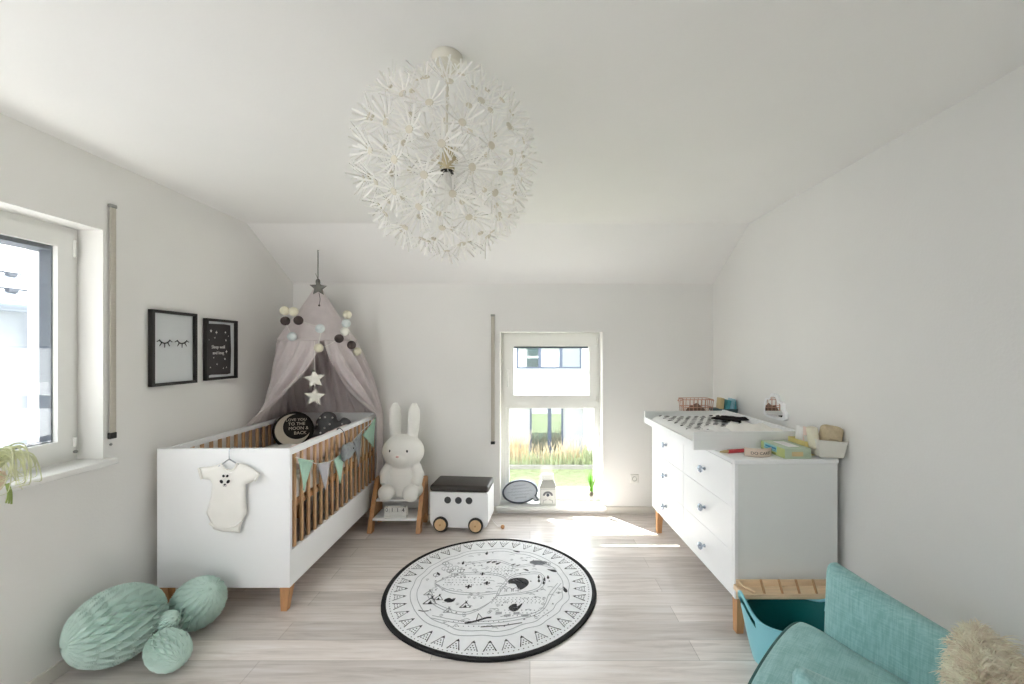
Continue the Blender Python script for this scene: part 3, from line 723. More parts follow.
def curtain(u0, u1, nfold, ph):
    def fn(u, v):
        q = u0+(u1-u0)*u
        a = ca0+R(3)-2*PI*q*.985      # round from the opening over the wall side to the back and the room side
        top = Vector((.287*math.cos(a), .287*math.sin(a), 1.562))
        i = min(NP-1, int(q*NP)); b = pl[i].lerp(pl[i+1], q*NP-i)
        z = 1.562-1.522*v
        k = min(1, (1.562-z)/.63); k = k**(1.12+.55*math.exp(-(min(q, 1-q)/.08)**2))
        p = Vector((top.x+(b.x-top.x)*k, top.y+(b.y-top.y)*k, z))
        c = Vector((-.0, .05)); d = Vector((p.x-c.x, p.y-c.y)); d = d.normalized()
        am = .040*math.sin(min(1, k)*PI)**.6*(.4+.6*(1-k)) + .006*min(1, 4*v)
        am *= fold(q, nfold, ph)+.35*fold(q, nfold*2.3, ph*2)
        p.x += d.x*am; p.y += d.y*am
        p.x = min(max(p.x, -2.14-KX), -1.30-KX); p.y = min(p.y, 3.846-KY)
        if k >= .97 and p.x+KX > -1.36 and p.x+KX < -1.2: p.x = max(p.x, -1.345-KX)
        return p
    return fn
m = MB().grid(110, 46, curtain(0., .36, 17, .3)); part('side_drape', m, 'canopy_cloth', t, smooth=180)
m = MB().grid(90, 46, curtain(.36, .72, 17, .3)); part('back_drape', m, 'canopy_cloth', t, smooth=180)
m = MB().grid(90, 46, curtain(.72, 1., 17, .3)); part('side_drape', m, 'canopy_cloth', t, smooth=180)
m = MB().tube([(0, 0, 2.302), (0, 0, 2.03)], .004, 8); m.ball((0, 0, 2.04), (.018, .018, .03), 12); part('cord', m, 'felt_grey', t, smooth=60)
m = MB().tube(smoothline([(0, 0, 2.325), (0, 0, 2.312), (.012, 0, 2.3), (0, 0, 2.288), (-.008, 0, 2.296)], 4), .0028, 8); part('ceiling_hook', m, 'socket_white', t, smooth=60)

def pom(px, py, off=0., lab='', mm='felt_white', r=.034):
    # where the garland hangs round the ring
    a = max(-1, min(1, (px-318)/40.)); al = math.asin(a)
    an = ca0+al
    x, y = KX+.318*math.cos(an), KY+.318*math.sin(an)
    z = 1.484-(py-350)*y/425
    return (x, y, z, lab, mm, r)


base = [(290,310.7,'felt_cream'),(297.5,311.6,'felt_cream'),(290.5,321,'felt_dark'),(301.6,320.4,'felt_dark'),(296.3,336.6,'felt_pale_blue'),(319.8,328.6,'felt_pale_blue'),(318.6,348,'felt_cream'),(344,314.6,'felt_cream'),(343,323.4,'felt_pale_blue'),(341.7,331.5,'felt_white'),(336.4,338.6,'felt_dark'),(348.2,345,'felt_dark'),(354,351.5,'felt_cream')]
t = thing('pompom_garland', 'garland of white and dark felt balls draped round the canopy ring', 'garland', (KX, KY, 1.6))
P3 = [pom(a, b) for a, b, c in base]
for (x, y, z, *_), (a, b, mm) in zip(P3, base):
    m = MB().ball((x-KX, y-KY, z-1.6), .034, 18); o = part('felt_ball', m, mm, t, smooth=180)
order = [4, 2, 0, 1, 3, 5, 6, 10, 9, 8, 7, 11, 12]
m = MB().tube(smoothline([(P3[i][0]-KX, P3[i][1]-KY, P3[i][2]-1.6) for i in order], 4), .002, 6); part('string', m, 'cotton', t)
# stars
def hung_star(name, label, x, y, z, r, mm, th, ztop, rz):
    t = thing(name, label, 'star', (x, y, z), rz)
    m = MB().puff(star(r, .47), th, r*.35, r/7, 'xz'); part('star', m, mm, t, smooth=50)
    return t
t = hung_star('hanging_star', 'grey felt star hanging at the tip of the mauve canopy', -1.673, 3.36, 1.975, .066, 'felt_grey', .014, 0, R(26))
m = MB().tube([(0, 0, .06), (-.02, .06, .12)], .002, 6); part('string', m, 'felt_grey', t)
m = MB().tube(smoothline([(.004, -.01, -.04), (.012, -.02, -.09), (.006, -.02, -.135)], 4), .0022, 6); m.ball((.006, -.02, -.14), .008, 10); part('beaded_cord', m, 'felt_dark', t, smooth=60)
t = thing('star_mobile', 'string of two white stars hanging in the canopy opening', 'hanging decoration', (-1.622, 3.2, 1.53), R(26))
for z in (-.264, -.398):
    m = MB().puff(star(.078, .46), .013, .026, .011, 'xz', M=TM((0, 0, z), (0, R(-6 if z > -.3 else 5), 0))); part('star', m, 'felt_white', t, smooth=50)
m = MB().tube([(0, .01, .02), (0, .002, -.2), (0, .0, -.26), (0, 0, -.39)], .0022, 6); part('string', m, 'cotton', t)
# ------------------------------------------------------------------ honeycomb paper balls
def honeycomb(label, c, a, b, axis, N, Mr, roll=0., depth=.27):
    """ellipsoid of half length a along AXIS and radius b, with diamond cells sunk into the paper"""
    q = Vector((0, 0, 1)).rotation_difference(Vector(axis).normalized()).to_matrix().to_4x4()
    T = Matrix.Translation(c) @ q @ Matrix.Rotation(roll, 4, 'Z')
    nu, nv = N*14, Mr*26
    def fn(u, v):
        ph = -PI/2+PI*(.008+.984*v); th = 2*PI*u
        x = u*N; y = (ph/PI+.5)*Mr
        e = max(abs(((x+y) % 1)-.5), abs(((x-y) % 1)-.5))*2      # 1 on a paper edge, 0 in the middle of a cell
        cell = min(1, max(0, (1-e)/.24)); cell = cell*cell*(3-2*cell)
        wide = math.cos(ph)**.6
        rib = .5-.5*math.cos(2*PI*x)                            # sheets gather towards the poles
        k = 1-depth*cell*wide-.16*(1-wide)*rib
        rr = math.cos(ph)**.92
        return (b*rr*math.cos(th)*k, b*rr*math.sin(th)*k, a*math.sin(ph)*(1-.25*depth*cell*wide-.10*max(0, 1-math.cos(ph)*5)))
    m = MB().grid(nu, nv, fn, closeu=True, M=T)
    o = finish('paper_ball', m, 'paper_mint', smooth=50)
    # move the origin to the ball
    o.data.transform(Matrix.Translation(-Vector(c))); o.location = c
    tag(o, label, 'paper decoration', 'mint honeycomb paper balls')
    return o
honeycomb('largest mint green honeycomb paper ball, oval, lying by the wall', (-1.963, 2.023, .18), .188, .175, (-.408, -.912, .037), 24, 5, .3)
honeycomb('mint honeycomb paper ball touching the front panel of the cot', (-1.762, 2.255, .141), .144, .129, (-.693, .207, -.691), 20, 4, .2)
honeycomb('small mint honeycomb paper ball in front, tilted, clear of the wall', (-1.682, 1.975, .09), .114, .086, (-.891, .433, .139), 18, 4, .5)
honeycomb('tiny mint honeycomb paper ball squeezed between the three bigger ones', (-1.78, 2.09, .15), .056, .05, (.8, -.3, .5), 14, 3, .2)

# ------------------------------------------------------------------ round play rug
RX, RY, RR = -.243, 2.668, .652
t = thing('play_rug', 'round white play rug with black border and printed map on the floor', 'rug', (RX, RY, 0))
rn = random.Random(12)
wob = [(rn.uniform(0, 2*PI), rn.uniform(.002, .005)) for _ in range(4)]
rad = lambda a: RR*(1+sum(w*math.sin((k+2)*a+p) for k, (p, w) in enumerate(wob)))
m = MB(); n = 96
vs = [(0, 0, .009)]
for f in (.3, .6, .8, .958):
    vs += [(f*rad(2*PI*i/n)*math.cos(2*PI*i/n), f*rad(2*PI*i/n)*math.sin(2*PI*i/n), .009) for i in range(n)]
fs = [(0, 1+i, 1+(i+1) % n) for i in range(n)]
for k in range(3): fs += [(1+k*n+i, 1+(k+1)*n+i, 1+(k+1)*n+(i+1) % n, 1+k*n+(i+1) % n) for i in range(n)]
m._add(vs, fs); rugmb = m
m = MB()
def bord(u, v):
    a = 2*PI*u; r = rad(a); f = [.952, .958, .98, .998, 1.0, 1.0][int(round(v*5))]; z = [.0, .0105, .013, .011, .005, .0][int(round(v*5))]
    return (f*r*math.cos(a), f*r*math.sin(a), z)
m.grid(n, 6, bord, closeu=True); part('border', m, 'rug_border', t, smooth=60)
ZP = .0096
blk, gry, lgt = 1, 2, 3
def flat(ink, pts): rugmb.prism(pts, ZP, ZP+.0006, 'xy', ink)
def line(mb, pts, w):
    P = [Vector((p[0], p[1])) for p in pts]
    L_, R_ = [], []
    for i in range(len(P)):
        d = (P[min(i+1, len(P)-1)]-P[max(i-1, 0)]); d = Vector((-d.y, d.x)).normalized()*w/2
        L_.append(P[i]+d); R_.append(P[i]-d)
    for i in range(len(P)-1):
        flat(mb, [tuple(L_[i]), tuple(R_[i]), tuple(R_[i+1]), tuple(L_[i+1])])
# border of triangles with dots
for i in range(40):
    a = 2*PI*(i+.5)/40; er = Vector((math.cos(a), math.sin(a))); et = Vector((-er.y, er.x))
    P = lambda r, s: tuple(er*r+et*s)
    tri = [P(.59, -.032), P(.59, .032), P(.515, 0)]
    line(blk if i % 2 == 0 else gry, [tri[0], tri[2], tri[1]], .006)
    flat(blk, [P(.53, -.011), P(.53, .011), P(.513, 0)])
    for q in range(3):
        for s in range(q+1): flat(blk, circle(.0038, 6, P(.55+q*.015, (s-q/2)*.016)))
for i in range(150):
    a = 2*PI*i/150; flat(blk, circle(.0034, 5, (.607*math.cos(a), .607*math.sin(a))))
# roads and field outlines, map coordinates: x to the right, y away from the camera
def curve(pts, mb, w, closed=False):
    p = smoothpoly(pts, 6) if closed else [(q.x, q.y) for q in smoothline([(x, y, 0) for x, y in pts], 6)]
    if closed: p = p+[p[0]]
    line(mb, p, w)
ringp = [(.49*math.cos(2*PI*i/40)*(1+.02*math.sin(3*i)), .48*math.sin(2*PI*i/40)*(1+.02*math.cos(2*i))) for i in range(40)]
curve(ringp, lgt, .004, True)
curve([(.92*a, .92*b) for a, b in ringp], lgt, .004, True)
for off in (0, .022):
    curve([(-.38+off, -.1), (-.3, -.22+off), (-.12, -.3+off), (.02, -.17), (.06+off, -.02), (.14, .12-off), (.3, .15-off), (.34-off, .03), (.26, -.08+off), (.05, -.12)], lgt, .004)
    curve([(-.36, .02), (-.26, .1+off), (-.1, .13+off), (.05, .1+off), (.1, .03+off)], lgt, .004)
    curve([(-.36, .02), (-.25, -.06-off), (-.08, -.09-off), (.04, -.07-off)], lgt, .004)
    curve([(-.3, -.33+off), (-.1, -.38+off), (.12, -.36+off), (.3, -.28+off), (.38-off, -.1), (.44-off, .02)], lgt, .004)
    curve([(-.2, .25+off), (0, .3+off), (.15, .22+off), (.3, .25+off), (.42, .18+off)], lgt, .003)
# little drawings
def tepee(x, y, s, mb=None):
    mb = mb or blk
    line(mb, [(x-s*.55, y), (x, y+s), (x+s*.55, y), (x-s*.55, y)], s*.1); flat(mb, [(x-s*.2, y), (x+s*.2, y), (x, y+s*.5)])
    flat(mb, [(x-s*.16, y+s*.72), (x+s*.16, y+s*.72), (x+s*.02, y+s*1.02), (x-s*.02, y+s*1.02)])
    line(mb, [(x-s*.08, y+s*.98), (x+s*.12, y+s*1.2)], s*.06); line(mb, [(x+s*.08, y+s*.98), (x-s*.12, y+s*1.2)], s*.06)
def cross(x, y, s):
    flat(blk, [(x-s, y-s*.3), (x+s, y-s*.3), (x+s, y+s*.3), (x-s, y+s*.3)]); flat(blk, [(x-s*.3, y-s), (x+s*.3, y-s), (x+s*.3, y+s), (x-s*.3, y+s)])
def drop(x, y, s, an=0.):
    flat(blk, [(x+s*(.5*math.cos(q)*math.cos(an)-(math.sin(q)+(.7 if q > 1.2 and q < 1.9 else 0))*math.sin(an)), y+s*(.5*math.cos(q)*math.sin(an)+(math.sin(q)+(.7 if q > 1.2 and q < 1.9 else 0))*math.cos(an))) for q in [2*PI*i/14 for i in range(14)]])
def leafring(x, y, s, mb):
    line(mb, circle(s, 14, (x, y))+[circle(s, 14, (x, y))[0]], s*.16); line(mb, [(x, y-s*1.5), (x, y+s*.5)], s*.15)
tepee(-.34, -.20, .07); tepee(-.30, -.16, .05); tepee(-.22, -.28, .045, gry); tepee(-.13, -.235, .055); tepee(-.37, -.11, .05, gry)
flat(blk, smoothpoly([(-.265, -.165), (-.24, -.14), (-.215, -.155), (-.20, -.14), (-.205, -.175), (-.235, -.185)], 3))
line(blk, [(-.39, -.26), (-.36, -.27), (-.33, -.265)], .006)
for i, (x, y) in enumerate(((-.33, .2), (-.29, .17), (-.31, .24), (-.37, .12), (-.26, .21), (-.22, .17), (-.25, .12), (-.34, .27))): leafring(x, y, .022, gry if i % 2 else lgt)
cross(-.07, .13, .017); cross(-.03, .02, .02); cross(-.14, -.02, .02); drop(-.36, .08+.05, .016, .5); drop(-.22, .27, .017); drop(-.07, .41, .018); drop(.15, .44, .02, 1.2); drop(.22, .18, .016, 1.)
for x in (-.045, -.01, .02): drop(x, .285-.02*(x > 0), .017, -.8)
drop(.125, .25, .013, -.9); drop(.16, .24, .012, -.9)
# the whale: a big dark comma shape
wh = smoothpoly([(.105, .055), (.15, .082), (.21, .075), (.235, .035), (.225, -.01), (.185, -.055), (.165, -.03), (.15, .01), (.11, .02)], 4)
flat(blk, wh)
for k in range(3): line(lgt, [(.16+.02*k, .052-.012*k), (.185+.015*k, .035-.02*k), (.2+.01*k, .04-.02*k)], .006)
# village, trees, boats
for x, y in ((.30, .09), (.335, .06), (.36, .085), (.30, .045), (.33, .02)): drop(x, y, .016)
drop(.46, -.06, .024, .2); drop(.40, .17, .026, 1.1)
for k in range(6):
    x = .26+.022*k; leafring(x, .275+.01*(-1)**k, .014, blk if k % 2 else gry)
flat(gry, smoothpoly([(.24, .29), (.28, .31), (.34, .30), (.36, .27), (.31, .25), (.26, .26)], 3))
flat(blk, smoothpoly([(.12, -.235), (.14, -.205), (.165, -.2), (.17, -.225), (.20, -.19), (.185, -.24), (.16, -.27), (.135, -.265)], 3))
curve([(-.11, -.375), (-.06, -.36), (0, -.33), (.03, -.325)], blk, .014); line(blk, [(-.05, -.35), (-.045, -.29)], .004); line(gry, [(-.045, -.29), (-.02, -.33)], .004)
line(blk, [(-.02, -.405), (.1, -.395), (.2, -.37)], .006)
for (x0, x1, y0, y1, nx, ny) in ((.02, .32, -.19, -.14, 14, 4), (-.3, -.02, .0, .085, 13, 4), (-.02, .14, .12, .22, 8, 6), (.1, .34, -.31, -.26, 11, 3), (-.2, .1, -.36, -.40, 12, 2)):
    for i in range(nx):
        for j in range(ny):
            x = x0+(x1-x0)*i/(nx-1)+.006*(j % 2); y = y0+(y1-y0)*j/(ny-1)
            flat(gry if (i+j) % 3 else blk, circle(.0034, 5, (x, y)))
for i in range(150):
    a = rn.uniform(0, 2*PI); r = .43*math.sqrt(rn.random()); x, y = r*math.cos(a), r*math.sin(a); k = rn.random()
    if k < .4: line(lgt, [(x, y), (x+.02, y+.006), (x+.035, y-.004)], .004)
    elif k < .7: leafring(x, y, .009, gry)
    else: flat(gry, [(x, y), (x+.012, y), (x+.006, y+.016)])
for k in range(4):
    x = .0+.05*k; flat(lgt, [(x+.05, -.3-.02*(k % 2)), (x+.085, -.295-.02*(k % 2)), (x+.085, -.275-.02*(k % 2)), (x+.05, -.28-.02*(k % 2))])
for k in range(3):
    line(gry, [(.06+.04*k, -.075), (.06+.04*k, -.045), (.075+.04*k, -.03), (.09+.04*k, -.045), (.09+.04*k, -.075)], .004)
part('cloth', rugmb, ['rug_cloth', 'black_ink', 'grey_ink', 'light_ink'], t, smooth=60)

# ------------------------------------------------------------------ step stool with rabbit lamp and calendar
t = thing('step_stool', 'small wooden step stool with white treads beside the cot', 'stool', (-1.10, 3.43, 0))
pf = [(-.012, .012), (.0, 0), (.052, 0), (.066, .03), (.088, .10), (.20, .10), (.222, .03), (.228, 0), (.285, 0), (.272, .30), (.262, .385), (.245, .398), (.175, .398), (.16, .388)]
for s in (-1, 1):
    x = s*.196
    m = MB().prism(pf, x-.017, x+.017, 'yz'); part('side_panel', m, 'oak_leg', t, bevel=.004)
m = MB().rbox(-.178, .178, .012, .245, .098, .116, .004); part('lower_tread', m, 'lacquer', t, smooth=40)
m = MB().rbox(-.178, .178, .095, .27, .226, .245, .004); part('upper_tread', m, 'lacquer', t, smooth=40)
m = MB().rbox(-.178, .178, .25, .262, .116, .226, .003); part('back_board', m, 'lacquer_shaded', t, smooth=40)

# white rabbit night light: plain generic rabbit
t = thing('rabbit_lamp', 'white rabbit shaped night light sitting on the wooden step stool', 'lamp', (-1.068, 3.6, .25), R(-4))
m = MB()
prof = [(.15, 0), (.165, .02), (.169, .06), (.166, .13), (.148, .2), (.122, .26), (.10, .31)]
m.lathe(prof, 32, TM((0, .015, .008), (0, 0, 0), (1, .62, 1)))
m.ball((0, -.012, .382), (.178, .128, .142), 32)
m.ball((0, -.105, .345), (.072, .045, .05), 20)
for s in (-1, 1):
    m.tube([(s*.072, .01, .47), (s*.076, .012, .56), (s*.08, .016, .65), (s*.082, .02, .73), (s*.083, .022, .785)], [.042, .052, .056, .05, .022], 20, flat=.55)
    m.tube([(s*.112, -.02, .265), (s*.15, -.05, .20), (s*.132, -.09, .125)], [.04, .043, .034], 16)
    m.ball((s*.103, -.125, .062), (.068, .062, .066), 20)
    m.ball((s*.11, -.05, .065), (.07, .09, .06), 20)
o = part('body', m, 'rabbit_vinyl', t)
rm = o.modifiers.new('fuse', 'REMESH'); rm.mode = 'VOXEL'; rm.voxel_size = .0075; rm.use_smooth_shade = True
sm = o.modifiers.new('soften', 'SMOOTH'); sm.iterations = 6; sm.factor = .6
for s in (-1, 1):
    m = MB().ball((s*.07, -.122, .405), (.011, .007, .0135), 12); part('eye', m, 'rabbit_eye', t, smooth=180)
m = MB().ball((0, -.148, .365), (.014, .008, .009), 12); part('nose', m, 'rabbit_nose', t, smooth=180)

t = thing('block_calendar', 'small white block calendar showing 0114 on the lower tread of the stool', 'calendar', (-1.097, 3.475, .117), R(-1))
m = MB().rbox(-.094, .094, -.022, .03, 0, .012, .002).rbox(-.094, .094, .022, .03, .012, .07, .002); part('holder', m, 'carton_white', t, smooth=40)
m = MB().rbox(-.092, .092, -.02, .02, .0125, .044, .002); part('month_block', m, 'carton_white', t, smooth=40)
for k, d in enumerate('0114'):
    x = -.0675+k*.045
    m = MB().rbox(x-.0215, x+.0215, -.021, .021, .0445, .087, .003); b = part('number_block', m, 'carton_white', t, smooth=40)
    lettering('digit', d, .044, TM((x, -.0214, .0655), (PI/2, 0, 0)), 'black_ink', b, .0003)
lettering('top_digit', '1', .03, TM((-.0675, 0, .0872), (0, 0, 0)), 'black_ink', t, .0003)

# ------------------------------------------------------------------ toy box cart
t = thing('toy_cart', 'white toy box on wooden wheels with dark cushioned lid', 'toy box', (-.82, 3.487, 0), R(-5))
WB, DB = .482, .27
def rr(x0, x1, z0, z1, r, n=6):
    o = []
    for cx, cz, a0 in ((x1-r, z1-.012, 0), (x0+r, z1-.012, 90), (x0+r, z0+r, 180), (x1-r, z0+r, 270)):
        q = .012 if cz > z0+r else r
        cx_ = cx if q == r else (x1-q if a0 == 0 else x0+q)
        o += [(cx_+q*math.cos(R(a0+90*i/n)), cz+q*math.sin(R(a0+90*i/n))) for i in range(n+1)]
    return o
m = MB().prism(rr(0, WB, .034, .322, .055), 0, DB, 'xz'); part('box', m, 'lacquer', t, bevel=.003)
m = MB().rbox(-.004, WB+.004, -.006, DB+.004, .323, .378, .022, seg=5)
for v in m.bm.verts:
    if v.co.z > .35: v.co.z += .012*math.cos((v.co.x-WB/2)/WB*PI)*math.cos((v.co.y-DB/2)/DB*PI)
o = part('cushion_lid', m, 'leatherette', t, smooth=60)
for x in (.148, .237, .325):
    m = MB().tube([(x, .002, .258), (x, -.004, .258)], .0275, 28); part('finger_hole', m, 'porthole', t, smooth=40)
for y0, s in ((-.022, -1), (DB+.004, 1)):
    for x in (.092, .382):
        c = (x, y0, .0625)
        m = MB().lathe([(.045, -.009), (.058, -.009), (.0615, -.005), (.0615, .005), (.058, .009), (.045, .009)], 36, TM((x, y0+.009, .0625), (PI/2, 0, 0)), capb=False, capt=False); m.tube([(x, y0+.004, .0625), (x, y0+.014, .0625)], .05, 28)
        wl = part('wheel', m, 'rubber', t, smooth=40)
        m = MB().lathe([(.0001, -.013), (.044, -.013), (.0475, -.01), (.0475, .006)], 36, TM((x, y0+.008, .0625), (-PI/2 if s > 0 else PI/2, 0, 0)) if False else TM((x, y0+.005, .0625), (-PI/2, 0, 0)), capb=False, capt=True); part('wheel_disc', m, 'wheel_wood', wl, smooth=40)
        m = MB().tube([(x, y0-.012, .0625), (x, y0-.004, .0625)], .007, 12); part('axle_cap', m, 'oak_leg', wl, smooth=40)
m = MB().tube(smoothline([(WB+.002, .14, .06), (WB+.04, .13, .02), (WB+.075, .11, .006), (WB+.095, .1, .012)], 5), .0025, 6)
part('pull_cord', m, 'cotton', t)
m = MB().ball((WB+.105, .095, .0165), .0165, 16); part('pull_bead', m, 'oak_leg', t, smooth=180)
# ------------------------------------------------------------------ dresser with changing top
DR = R(2.33)
dr = thing('dresser', 'white six drawer dresser with wooden feet along the bare wall', 'dresser', (1.061, 2.2, 0), DR)
DL, DD = 1.31, .556       # length, depth
m = MB().box(.018, DD-.004, .006, .024, .2, .89); part('side_panel', m, 'lacquer_shaded', dr, bevel=.002)
m = MB().box(.018, DD-.004, DL-.024, DL-.006, .2, .89); part('side_panel', m, 'lacquer_shaded', dr, bevel=.002)
m = MB().box(.018, DD-.012, .0245, DL-.0245, .2, .218); part('bottom_panel', m, 'lacquer_shaded', dr, bevel=.002)
m = MB().box(DD-.011, DD-.004, .0245, DL-.0245, .219, .889); part('back_panel', m, 'lacquer_shaded', dr)
m = MB().box(.03, DD-.012, DL/2-.009, DL/2+.009, .219, .889); part('divider', m, 'lacquer_shaded', dr)
m = MB().rbox(-.004, DD, 0, DL, .8905, .9145, .004); part('top', m, 'lacquer', dr, smooth=40)
m = MB().box(0, .0175, .0, .024, .195, .89); part('front_stile', m, 'lacquer', dr, bevel=.002)
for c in range(2):
    y0 = .027+c*(DL/2-.0135-.0); y1 = y0+DL/2-.0165-.001
    for r in range(3):
        z0 = .198+r*.2305; z1 = z0+.2285
        m = MB().box(0, .0175, y0, y1, z0, z1); d = part('drawer', m, 'lacquer', dr, bevel=.0025)
        m = MB().lathe([(.0001, 0), (.011, 0), (.009, .006), (.006, .012), (.007, .018), (.019, .022), (.0225, .029), (.019, .037), (.01, .041), (.0001, .042)], 20, TM((-.0002, (y0+y1)/2, (z0+z1)/2), (0, -PI/2, 0)), capb=False, capt=False)
        part('knob', m, 'crystal', d, smooth=35)
for x in (.045, DD-.06):
    for y in (.04, DL-.05):
        sx = -1 if x < .2 else 1
        m = MB(); a, b = .025, .018
        vs = [(x-a, y-a, .2), (x+a, y-a, .2), (x+a, y+a, .2), (x-a, y+a, .2), (x-b+sx*.006, y-b, 0), (x+b+sx*.006, y-b, 0), (x+b+sx*.006, y+b, 0), (x-b+sx*.006, y+b, 0)]
        m._add(vs, [(0,1,2,3), (7,6,5,4), (0,4,5,1), (1,5,6,2), (2,6,7,3), (3,7,4,0)]); part('leg', m, 'oak_leg', dr, bevel=.004)
# changing tray on the dresser
ct_ = thing('changing_tray', 'white wooden changing tray lying across the far end of the dresser', 'changing top', (1.061, 2.2, .9147), DR)
TX0, TX1, TY0, TY1 = -.118, .512, .225, 1.14
m = MB().box(TX0, TX1, TY0, TY0+.018, 0, .1); part('end_board', m, 'lacquer_shaded', ct_, bevel=.003)
m = MB().box(TX0, TX1, TY1-.018, TY1, 0, .09); part('end_board', m, 'lacquer_shaded', ct_, bevel=.003)
m = MB().box(TX0, TX0+.018, TY0+.0185, TY1-.0185, 0, .045); part('front_board', m, 'lacquer', ct_, bevel=.003)
m = MB().box(TX1-.018, TX1, TY0+.0185, TY1-.0185, 0, .1); part('back_board', m, 'lacquer', ct_, bevel=.003)
m = MB().box(TX0+.0185, TX1-.0185, TY0+.0185, TY1-.0185, .0, .012); part('tray_floor', m, 'lacquer', ct_)
D = lambda x, y, z=0.: (Matrix.Translation((1.061, 2.2, 0)) @ Matrix.Rotation(DR, 4, 'Z') @ Vector((x, y, z)))
t = thing('changing_pad', 'white changing pad with black leaf print in the tray', 'changing pad', D(0, 0, .928), DR)
def padf(u, v):
    x = TX0+.03+u*(TX1-TX0-.06); y = TY0+.03+v*(TY1-TY0-.06)
    e = min(1, 8*min(u, 1-u))*1.; f = min(1, 14*min(v, 1-v))
    h = .05*math.sqrt(max(0, 1-(1-e)**2))*math.sqrt(max(0, 1-(1-f)**2))
    side = .008*math.exp(-((u-.1)/.09)**2)+.02*math.exp(-((u-.9)/.09)**2)
    return (x, y, h+side*min(1, f)*min(1, e+.2))
m = MB().grid(40, 46, padf); p_ = part('cover', m, 'pad_white', t, smooth=180)
m = MB(); rn = random.Random(8)
for i in range(8):
    for j in range(11):
        u = .1+.78*(i+.5*(j % 2))/8.; v = .30+.66*j/11.
        x, y, z = padf(u, v); a = rn.choice([.6, -.6, 1.2]); k = rn.uniform(1.0, 1.5)
        pts = [(x+.017*k*math.cos(q)*math.cos(a)-.011*k*math.sin(q)*math.sin(a), y+.017*k*math.cos(q)*math.sin(a)+.011*k*math.sin(q)*math.cos(a)) for q in [2*PI*w/8 for w in range(8)]]
        m._add([(px, py, padf((px-TX0-.03)/(TX1-TX0-.06), (py-TY0-.03)/(TY1-TY0-.06))[2]+.0012) for px, py in pts], [tuple(range(8))])
part('leaf_print', m, 'black_ink', t)
# clothes lying on the pad
def cloth(name, label, cat, c, w, d, rz, mm, seed, hgt=.02, z=.985, ru=1.):
    rn = random.Random(seed); ph = [rn.uniform(0, 6) for _ in range(5)]
    m = MB()
    def fn(u, v):
        x = (u-.5)*w; y = (v-.5)*d
        e = min(1, 7*min(u, 1-u), 7*min(v, 1-v))
        h = hgt*e*(.6+.4*math.sin(9*u+ph[0]+3*v))+ru*(.006*e*math.sin(17*v+ph[1]+6*u)+.005*math.sin(23*u+ph[2])*e)
        return (x+.012*math.sin(9*v+ph[3]), y+.012*math.sin(8*u+ph[4]), h)
    m.grid(30, 30, fn)
    o = finish(name, m, mm, smooth=180, loc=(*c[:2], z), rot=(0, 0, rz)); 
    so = o.modifiers.new('cloth', 'SOLIDIFY'); so.thickness = .004; so.offset = 1
    tag(o, label, cat); return o
q = D(.385, .79); cloth('black_cloth', 'black folded cloth lying on the changing pad like a diamond', 'cloth', q, .2, .2, R(42), 'cotton_black', 2, .01, 1.0, .2)
q = D(.33, .41); cloth('baby_clothes', 'rumpled white baby clothing on the near end of the changing pad', 'clothing', q, .29, .24, R(12), 'cotton', 5, .045, .983)
q = D(.17, .46); o = cloth('muslin_cloth', 'flat pale muslin cloth spread on the changing pad middle', 'cloth', q, .22, .26, R(-18), 'pad_white', 9, .012, .980)
# wire basket, far end of the dresser
t = thing('wire_basket', 'copper wire basket with brown cloth on the far end of the dresser', 'basket', D(.33, 1.225, .9147), DR)
m = MB()
bw, bd, bh = .115, .065, .172
ringz = [(0, .86), (.055, .9), (.11, .95), (.172, 1.)]
for z, k in ringz: m.tube([(bw*k, -bd*k, z+.003), (bw*k, bd*k, z+.003), (-bw*k, bd*k, z+.003), (-bw*k, -bd*k, z+.003)], .0032, 6, closed=True)
for i in range(8):
    x = -1+2*i/7
    for s in (-1, 1): m.tube([(bw*.86*x, s*bd*.86, .003), (bw*x, s*bd, .175)], .0025, 6)
for i in range(1, 4):
    y = -1+2*i/4
    for s in (-1, 1): m.tube([(s*bw*.86, bd*.86*y, .003), (s*bw, bd*y, .175)], .0025, 6)
part('wire_frame', m, 'copper_wire', t, smooth=60)
m = MB()
for s in (-1, 1): m.tube(smoothline([(s*bw, -.03, .175), (s*(bw+.025), -.02, .16), (s*(bw+.025), .02, .16), (s*bw, .03, .175)], 4), .003, 6)
part('handle', m, 'copper_wire', t, smooth=60)
m = MB().grid(16, 14, lambda u, v: (-.09+.18*u, -.05+.1*v, .03+.1*math.sin(PI*u)**.6*math.sin(PI*v)**.6+.012*math.sin(19*u+7*v)))
m.box(-.09, .09, -.05, .05, .006, .03); o = finish('folded_cloth', m, 'brown_cloth', smooth=180); o.location = D(.33, 1.225, .9147); o.rotation_euler = (0, 0, DR); tag(o, 'brown cloth stuffed in the copper wire basket', 'cloth')
m = MB().prism([(-.095, 0), (.095, 0), (.105, .09), (-.105, .09)], -.002, .0, 'xz')
# teal box of nappies beside it
t = thing('caddy', 'small teal caddy in the corner beyond the changing tray', 'caddy', D(.565, 1.2, .9147), R(-3))
m = MB().prism([(-.075, 0), (.06, 0), (.075, .1), (-.12, .1)], -.05, .05, 'xz'); m.bevel(.004); part('tub', m, 'dark_teal', t, smooth=40)
for x, c, h, a in ((-.052, 'sand_print', .185, -6), (-.012, 'teal_print', .172, -14), (.028, 'sky_print', .18, -10), (.056, 'teal_print', .165, 4)):
    m = MB().rbox(-.016, .016, -.04, .04, 0, h-.06, .003, M=TM((x, 0, .06), (0, R(-a), 0))); part('packet', m, c, t, smooth=40)
